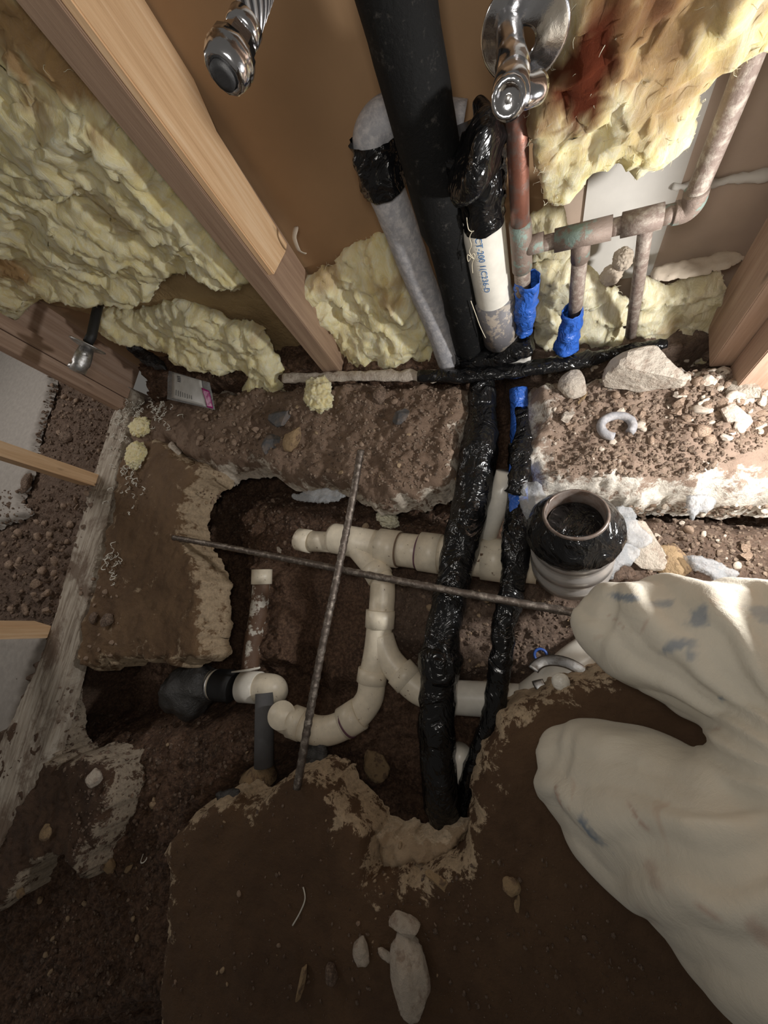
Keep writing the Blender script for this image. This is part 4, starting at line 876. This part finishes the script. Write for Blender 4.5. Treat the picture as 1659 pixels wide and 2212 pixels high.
scatter('dirt_clod', [(360, 1760), (760, 1740), (1000, 1920), (1180, 1800), (1300, 2150), (360, 2180)], 24, .002, .007, ['clod', 'rock_tan'], 'crumbs on the main slab', 'tiny crumb on the large dirt-covered slab', 'clod', 13)

def grit(name, specs, mat, seed):
    rng = np.random.RandomState(seed); bm = bmesh.new(); bmesh.ops.create_icosphere(bm, subdivisions=1, radius=1.)
    B = np.array([v.co[:] for v in bm.verts]); Fc = np.array([[v.index for v in f.verts] for f in bm.faces]); bm.free(); Vs = []; Fs = []
    for pp, n, smin, smax in specs:
        poly = np.array(pp, float); lo = poly.min(0); hi = poly.max(0); Q = rng.uniform(lo, hi, size=(n*4, 2)); Q = Q[sdf(Q, poly) > 0][:n]
        for q in Q:
            s_ = smin+(smax-smin)*rng.rand()**3; v = B*(1+.35*rng.normal(size=(len(B), 1))*.6)*s_*rng.uniform(.6, 1.3, 3)
            Vs.append(v+seen(*q)+[0, 0, s_*.2]); Fs.append(Fc+len(B)*(len(Vs)-1))
    o = mesh_obj(name, np.vstack(Vs), np.vstack(Fs), mat, None, False); o['kind'] = 'stuff'; return o
RB = [(1180, 790), (1659, 780), (1659, 960), (1500, 1030), (1200, 1030)]; LB = [(420, 850), (620, 830), (1000, 830), (980, 1000), (900, 1060), (700, 1040), (560, 1000), (440, 980)]
tag(grit('loose_grit', [(RB, 2600, .0012, .006), (LB, 2200, .0012, .005), ([(1340, 1090), (1659, 1090), (1659, 1240), (1400, 1240)], 700, .0015, .006)], M['rubble'], 1), 'loose pale grit strewn over both footing edges', 'grit')
tag(grit('soil_crumbs', [([(0, 1060), (215, 1040), (120, 1330), (0, 1340)], 700, .002, .009), ([(110, 790), (260, 860), (210, 1010), (70, 990)], 600, .002, .008), ([(860, 1250), (1230, 1300), (1250, 1430), (1150, 1480), (860, 1440)], 900, .0015, .006), ([(430, 1060), (980, 1080), (980, 1130), (560, 1220)], 500, .002, .006), ([(120, 1480), (600, 1600), (420, 1720), (340, 1850), (300, 2200), (10, 2200), (160, 1920)], 1100, .0015, .006), ([(360, 1760), (640, 1700), (800, 1880), (1180, 1800), (1500, 2200), (360, 2200)], 700, .0008, .0035)], M['clod'], 2), 'brown soil crumbs scattered through the trench and beside the plate', 'soil')
# ------------------------------------------------------------------ plastic shavings
def curl(px, py, size, seed, label, group):
    rr = np.random.RandomState(seed); p = seen(px, py); pts = []; a = rr.uniform(0, 6); t_ = rr.uniform(2.5, 6)
    for k in range(14):
        u = k/13; r = size*(.4+.6*u); pts.append(p+np.array([math.cos(a+u*t_)*r, math.sin(a+u*t_)*r, .004+.006*u+.003*math.sin(u*9+a)]))
    o = tube('plastic_shaving', pts, .0014, M['shaving'], None, 6, squash=.5); return tag(o, label, 'shaving', group)
rng = random.Random(4)
for i in range(120):
    px, py = rng.choice([(300+rng.gauss(0, 22), 888+rng.gauss(0, 12)), (352+rng.gauss(0, 22), 890+rng.gauss(0, 16)), (285+rng.gauss(0, 12), 1030+rng.gauss(0, 30)), (262+rng.gauss(0, 10), 940+rng.gauss(0, 50))])
    curl(px, py, rng.uniform(.005, .012), i, 'curly white plastic shaving around the yellow foam scraps by the plate', 'shavings by the plate')
for i in range(18): curl(250+rng.gauss(0, 9), 1215+rng.gauss(0, 22), rng.uniform(.008, .016), 100+i, 'pale shaving in the tangle on the stained slab', 'shavings on the stained slab')
tag(tube('thread', cat_rom([seen(*q)+[0, 0, .0015] for q in ((656, 1915), (660, 1940), (650, 1968), (633, 1998))], 5), .0013, M['shaving'], None, 6), 'long pale thread lying on the large dirt-covered slab', 'thread')
curl(315, 1848, .012, 301, 'single pale shaving in the dark dirt at lower left', None)
# yellow foam scraps
def lump(name, px, py, size, sc, mat, label, cat, seed, dz=.5, am=.28):
    bm = bmesh.new(); bmesh.ops.create_icosphere(bm, subdivisions=5, radius=1.); P = np.array([v.co[:] for v in bm.verts])
    P *= (1+am*fbm(P, 1.7, 5, .62, seed)+am*.5*ridge(P, 3.5, 3, seed))[:, None]
    for v, p in zip(bm.verts, P): v.co = Vector(p)
    for f in bm.faces: f.smooth = True
    me = bpy.data.meshes.new(name); bm.to_mesh(me); bm.free(); me.materials.append(mat); o = bpy.data.objects.new(name, me); COL.objects.link(o)
    me.transform(Matrix.Diagonal((sc[0]*size, sc[1]*size, sc[2]*size, 1))); o.location = Vector(seen(px, py))+Vector((0, 0, size*sc[2]*dz)); o.rotation_euler = (0, 0, seed); return tag(o, label, cat)
lump('insulation_scrap', 692, 858, .043, (1, .75, .5), M['wool'], 'loose yellow insulation clump on the footing below the dusty strip', 'insulation', 2)
lump('insulation_scrap', 310, 925, .042, (1, .7, .4), M['wool'], 'upper yellow foam scrap among the white shavings', 'insulation', 3)
lump('insulation_scrap', 300, 985, .042, (.9, .7, .4), M['wool'], 'lower yellow foam scrap among the white shavings', 'insulation', 5)
lump('foam_glob', 845, 1128, .026, (1.1, .7, .9), M['fibre'], 'cream foam glob stuck behind the drain line', 'foam', 6, 1.2)
lump('glue_glob', 625, 1520, .014, (1, 1, .6), M['pvc'], 'small torn cream crust on the trap end', 'crust', 7, 4)

# ------------------------------------------------------------------ little things
# packet
pk = empty('packaging_bag', ay(410, 850, .46))
def quadsheet(name, cs, mat, parent, off=0, n=10, amp=.002, seed=0, th=.0006):
    cs = [np.array(c) for c in cs]; nn = np.cross(cs[1]-cs[0], cs[3]-cs[0]); nn /= np.linalg.norm(nn)
    if nn@(OC-cs[0]) < 0: nn = -nn
    V = []
    for i in range(n+1):
        for j in range(n+1):
            u, v = i/n, j/n; p = (cs[0]*(1-u)+cs[1]*u)*(1-v)+(cs[3]*(1-u)+cs[2]*u)*v; V.append(p)
    V = np.array(V); V = V+nn*(off+amp*fbm(V, 30, 3, .5, seed))[:, None]
    o = mesh_obj(name, V, [(i*(n+1)+j, (i+1)*(n+1)+j, (i+1)*(n+1)+j+1, i*(n+1)+j+1) for i in range(n) for j in range(n)], mat, parent)
    md = o.modifiers.new('s', 'SOLIDIFY'); md.thickness = th; md.offset = 0; return o
def pc(u, v):
    # corners of the packet in the photo, leaning on the insulation
    c = [az(363, 800, .035), az(452, 826, .035), az(463, 885, .012), az(360, 862, .012)]
    return (c[0]*(1-u)+c[1]*u)*(1-v)+(c[3]*(1-u)+c[2]*u)*v
quadsheet('clear_bag', [pc(0, 0), pc(1, 0), pc(1, 1), pc(0, 1)], M['film'], pk, -.0015)
quadsheet('paper_insert', [pc(.12, .02), pc(.82, .02), pc(.86, .96), pc(.12, .92)], M['label_white'], pk, .0014)
quadsheet('magenta_band', [pc(.82, .28), pc(.97, .33), pc(.99, .97), pc(.88, .97)], M['magenta'], pk, .0026)
for k in range(4): quadsheet('barcode_bar', [pc(.26, .10+.055*k), pc(.33, .10+.055*k), pc(.33, .13+.055*k), pc(.26, .13+.055*k)], M['ink'], pk, .0024, 4)
for k in range(8): quadsheet('text_line', [pc(.22+.05*k, .60+.01*k), pc(.228+.05*k, .60+.01*k), pc(.228+.05*k, .80+.008*(k % 3)), pc(.22+.05*k, .80+.008*(k % 3))], M['ink'], pk, .0024, 4, th=.0003)
adopt(pk); tag(pk, 'clear packet with white insert and magenta end below the torn tuft', 'packet')
# curved grey cut-off
p = seen(1330, 925)
arc = [p+np.array([.026*math.cos(t), .022*math.sin(t), .008]) for t in np.linspace(-.6, 4.6, 24)]
tag(tube('pipe_offcut', arc, .0072, M['grey_pipe'], None, 12, squash=1.3, rough=(.0012, 60)), 'curled grey pipe offcut on the right gravel bank', 'pipe offcut')
p = seen(1168, 1415)
tag(tube('blue_ring', [p+np.array([.012*math.cos(t), .012*math.sin(t), .006]) for t in np.linspace(0, 6.2832, 33)], .0028, M['blue_ring'], None, 10, cap=False), 'small blue plastic ring on the trench soil', 'ring')
# metal strap near the right lateral
ss = empty('pipe_strap', az(1195, 1480, -.08))
for k, (r, t0, t1) in enumerate(((.048, .3, 2.9), (.040, 3.4, 5.4))):
    c_ = az(1210, 1470, -.075)
    tube('strap_band', [c_+np.array([r*math.cos(t), r*.7*math.sin(t), .01*math.sin(t*2)]) for t in np.linspace(t0, t1, 18)], .010, M['chrome_dull'], ss, 8, squash=.12)
adopt(ss); tag(ss, 'bent dull metal strap around the right lateral pipe by the slab', 'strap')
lump('solvent_cap', 1210, 1470, .014, (1, 1, .8), M['pvc_white'], 'small white cap inside the bent metal strap', 'cap', 12, 1.5, .05)
# film scraps
def scrap(pp, z, mat, label, seed, amp=.008, th=.001):
    o, _, _ = patch('plastic_scrap', [az(px, py, z) for px, py in pp], (0, 0, z), (1, 0, 0), (0, 1, 0), (0, 0, 1), th, lambda P, s: amp*(1+fbm(P, 28, 4, .6, seed)), mat, .004, (.005, 60), -.0, seed, None, .01, .004, 3)
    # lift the underside with the top so the film stays thin
    n = o['_n']; vs = o.data.vertices
    for i in range(n): c = vs[i].co; vs[i+n].co = (c.x, c.y, c.z-.0007)
    return tag(o, label, 'plastic scrap')
scrap([(1130, 1045), (1160, 1040), (1178, 1070), (1160, 1110), (1138, 1125), (1122, 1090)], .01, M['film'], 'clear film scrap between the thin bundle and the drain riser', 1)
scrap([(1330, 1090), (1370, 1100), (1375, 1130), (1410, 1165), (1385, 1185), (1340, 1165), (1325, 1130)], -.06, M['film'], 'clear film scrap at the right shoulder of the drain riser', 2)
scrap([(1340, 1175), (1385, 1190), (1372, 1215), (1345, 1225), (1318, 1250), (1305, 1235)], -.06, M['film'], 'narrow clear film scrap below right of the drain riser', 3)
scrap([(1480, 1070), (1530, 1075), (1545, 1100), (1510, 1110), (1498, 1128), (1485, 1110)], -.02, M['film'], 'whitish film tatter on the edge of the bright footing', 4)
scrap([(1480, 1200), (1540, 1210), (1600, 1240), (1560, 1255), (1500, 1230)], -.06, M['film'], 'long clear film scrap above the upper trouser leg', 5)
scrap([(630, 1070), (700, 1055), (745, 1070), (720, 1085), (660, 1085)], -.05, M['film'], 'pale film tatter under the left footing edge', 6, .003)
scrap([(650, 1610), (695, 1600), (720, 1660), (735, 1710), (690, 1690), (655, 1650)], -.09, M['film_grey'], 'dull grey film hanging beside the end of the long bar', 7)
scrap([(470, 1715), (510, 1705), (530, 1735), (490, 1745)], -.05, M['film_grey'], 'grey film tucked at the tip of the big slab', 8)
scrap([(1410, 585), (1500, 560), (1590, 545), (1585, 575), (1480, 600), (1420, 605)], .12, M['paper'], 'torn paper strip lying over the right insulation lump', 9, .004)
scrap([(265, 725), (300, 745), (345, 775), (360, 800), (320, 790), (280, 760)], .05, M['tape_dull'], 'black plastic shred under the torn tuft near the corner', 10)
# pipe chip
rock(605, 1190, 13*mm, M['rock_pale'], 'white plastic chip resting near the capped line end', name='chip', sc=(1.3, .7, .3), seed=60, rot=-.5, cat='chip')
tag(tube('torn_tape', cat_rom([ay(640, 490, .62), ay(636, 515, .60), ay(645, 540, .595), ay(660, 548, .60)], 5), .004, M['paper'], None, 8, squash=.3, rough=(.002, 60)), 'torn paper curl on the sheathing beside the stud', 'paper')
for i, (px, py) in enumerate(((330, 690), (1345, 560), (1320, 595))):
    if i: lump('paper_wad', px, py, .016, (1, .8, 1), M['paper'], ['', 'upper crumpled paper wad under the manifold', 'lower crumpled paper wad under the manifold'][i], 'paper', 20+i, 0, .14).location = Vector(ay(px, py, .60))

# ------------------------------------------------------------------ the kneeling person
pe = empty('person', az(1600, 1650, 0))
def leg(st):
    pts = [az(px, py, z) for px, py, z, r in st]; return cat_rom(pts, 6), np.interp(np.linspace(0, len(st)-1, (len(st)-1)*6+1), range(len(st)), [s[3] for s in st])
def zdepth(p): return -((RW.T@(np.array(p)-OC))[2])
def leg_px(st):
    # (px, py, z, half width in the photo) -> radius in metres
    out = []
    for px, py, z, hw in st:
        p = az(px, py, z); out.append((px, py, z, hw*zdepth(p)/F))
    return leg(out)
bm_parts = []
upper = leg_px([(1255, 1318, .085, 24), (1268, 1322, .09, 50), (1297, 1334, .095, 80), (1345, 1350, .10, 104), (1420, 1374, .12, 128), (1500, 1396, .14, 148), (1590, 1420, .165, 166), (1700, 1450, .19, 184), (1850, 1520, .22, 200)])
lower = leg_px([(1172, 1632, .085, 26), (1186, 1636, .09, 58), (1216, 1655, .095, 91), (1268, 1684, .105, 118), (1345, 1728, .13, 144), (1430, 1782, .16, 168), (1520, 1842, .19, 192), (1620, 1900, .22, 222), (1720, 1960, .24, 245), (1850, 1970, .25, 255)])
shin1 = ([az(1330, 1360, .062), az(1450, 1390, .062), az(1650, 1450, .062), az(1900, 1560, .06)], [.05, .05, .05, .05])
shin2 = ([az(1290, 1710, .062), az(1400, 1770, .062), az(1560, 1870, .062), az(1900, 1920, .06)], [.05, .05, .05, .05])
hips = ([az(1800, 1540, .20), az(1850, 1690, .22), az(1900, 1860, .24)], [.09, .11, .11])
vs = []; fs = []
for pts, r in (upper, lower, shin1, shin2, hips):
    v, f, _ = tube_data(pts, r, 32); b = sum(len(x) for x in vs); vs.append(v); fs += [[a+b for a in q] for q in f]
tro = mesh_obj('trousers', np.vstack(vs), fs, M['cloth'], None)
tro.location = (0, 0, 0)
md = tro.modifiers.new('r', 'REMESH'); md.mode = 'VOXEL'; md.voxel_size = .0045
md2 = tro.modifiers.new('s', 'SMOOTH'); md2.iterations = 6; md2.factor = .6
bpy.context.view_layer.update(); dg = bpy.context.evaluated_depsgraph_get()
me = bpy.data.meshes.new_from_object(tro.evaluated_get(dg)); old = tro.data; tro.modifiers.clear(); tro.data = me
if not me.materials: me.materials.append(M['cloth'])
me.polygons.foreach_set('use_smooth', [True]*len(me.polygons))
P = np.array([v.co[:] for v in me.vertices]); Nn = np.array([v.normal[:] for v in me.vertices])
crotch = az(1665, 1625, .17)
rel = (P-crotch)[:, :2]; rad = np.hypot(*rel.T); ang = np.arctan2(rel[:, 1], rel[:, 0])
# folds fan out from the crotch over the thighs and die away at the knees
wv = np.sin(ang*19+2.2*fbm(P, 9, 2, .5, 3)+rad*6)
fan = np.clip(wv, -.4, 1)*.0065*sstep(rad, .02, .10)*(1-sstep(rad, .22, .42))
wr = .0022*ridge(P*[1, 1.6, 1], 8, 2, 5)+.003*fbm(P, 5, 3, .5, 8)
P2 = P+Nn*(fan+wr-.002)[:, None]
me.vertices.foreach_set('co', P2.ravel()); me.update()
def blobs(lst):
    a = np.zeros(len(P))
    for px, py, rx, ry_, rt, k in lst:
        # where the sight line meets the cloth
        d = RW@cray(px, py); d /= np.linalg.norm(d); t = (P-OC)@d; perp = np.linalg.norm(P-OC-np.outer(t, d), axis=1)
        cand = np.where(perp < .006)[0]
        if not len(cand): continue
        c = P[cand[np.argmin(t[cand])]]
        e1_ = np.array([math.cos(rt), math.sin(rt), 0]); e2_ = np.array([-math.sin(rt), math.cos(rt), 0]); q = P-c
        dd = np.sqrt((q@e1_/rx)**2+(q@e2_/ry_)**2+(q[:, 2]/.05)**2)+.5*fbm(P, 70, 3, .6, 2)
        a = np.maximum(a, k*(1-sstep(dd, .6, 1.1)))
    return a
fattr(tro, 'paint', blobs([(1350, 1288, .018, .005, -.3, .75), (1425, 1290, .012, .006, .2, .5), (1500, 1325, .016, .007, .9, .6), (1455, 1400, .018, .006, .6, .6), (1484, 1412, .008, .005, -1.2, .5), (1265, 1792, .013, .005, -.8, .8), (1285, 1812, .014, .003, -.9, .5), (1546, 1513, .003, .003, 0, .9), (1655, 1315, .012, .01, 0, .4)]))
fattr(tro, 'rust', blobs([(1650, 2035, .012, .008, 0, .5), (1375, 1760, .008, .003, -.7, .6), (1400, 1890, .012, .006, -.5, .35), (1520, 1967, .01, .003, -.2, .5), (1205, 1720, .016, .0015, -1.2, .7), (1310, 1330, .02, .0015, -.8, .4), (1390, 1345, .01, .002, 1, .4)]))
tro.parent = pe
# shirt and torso outside the frame
hipc = az(1800, 1680, .22)
tube('shirt', cat_rom([hipc+np.array([.05, -.02, .0]), hipc+np.array([.10, -.02, .12]), hipc+np.array([.14, -.02, .24])], 5), [.12]*3+[.13]*4+[.14]*4, M['shirt'], pe, 28)
adopt(pe); tag(pe, 'person kneeling in paint-stained cream trousers on the dirty slab', 'person')
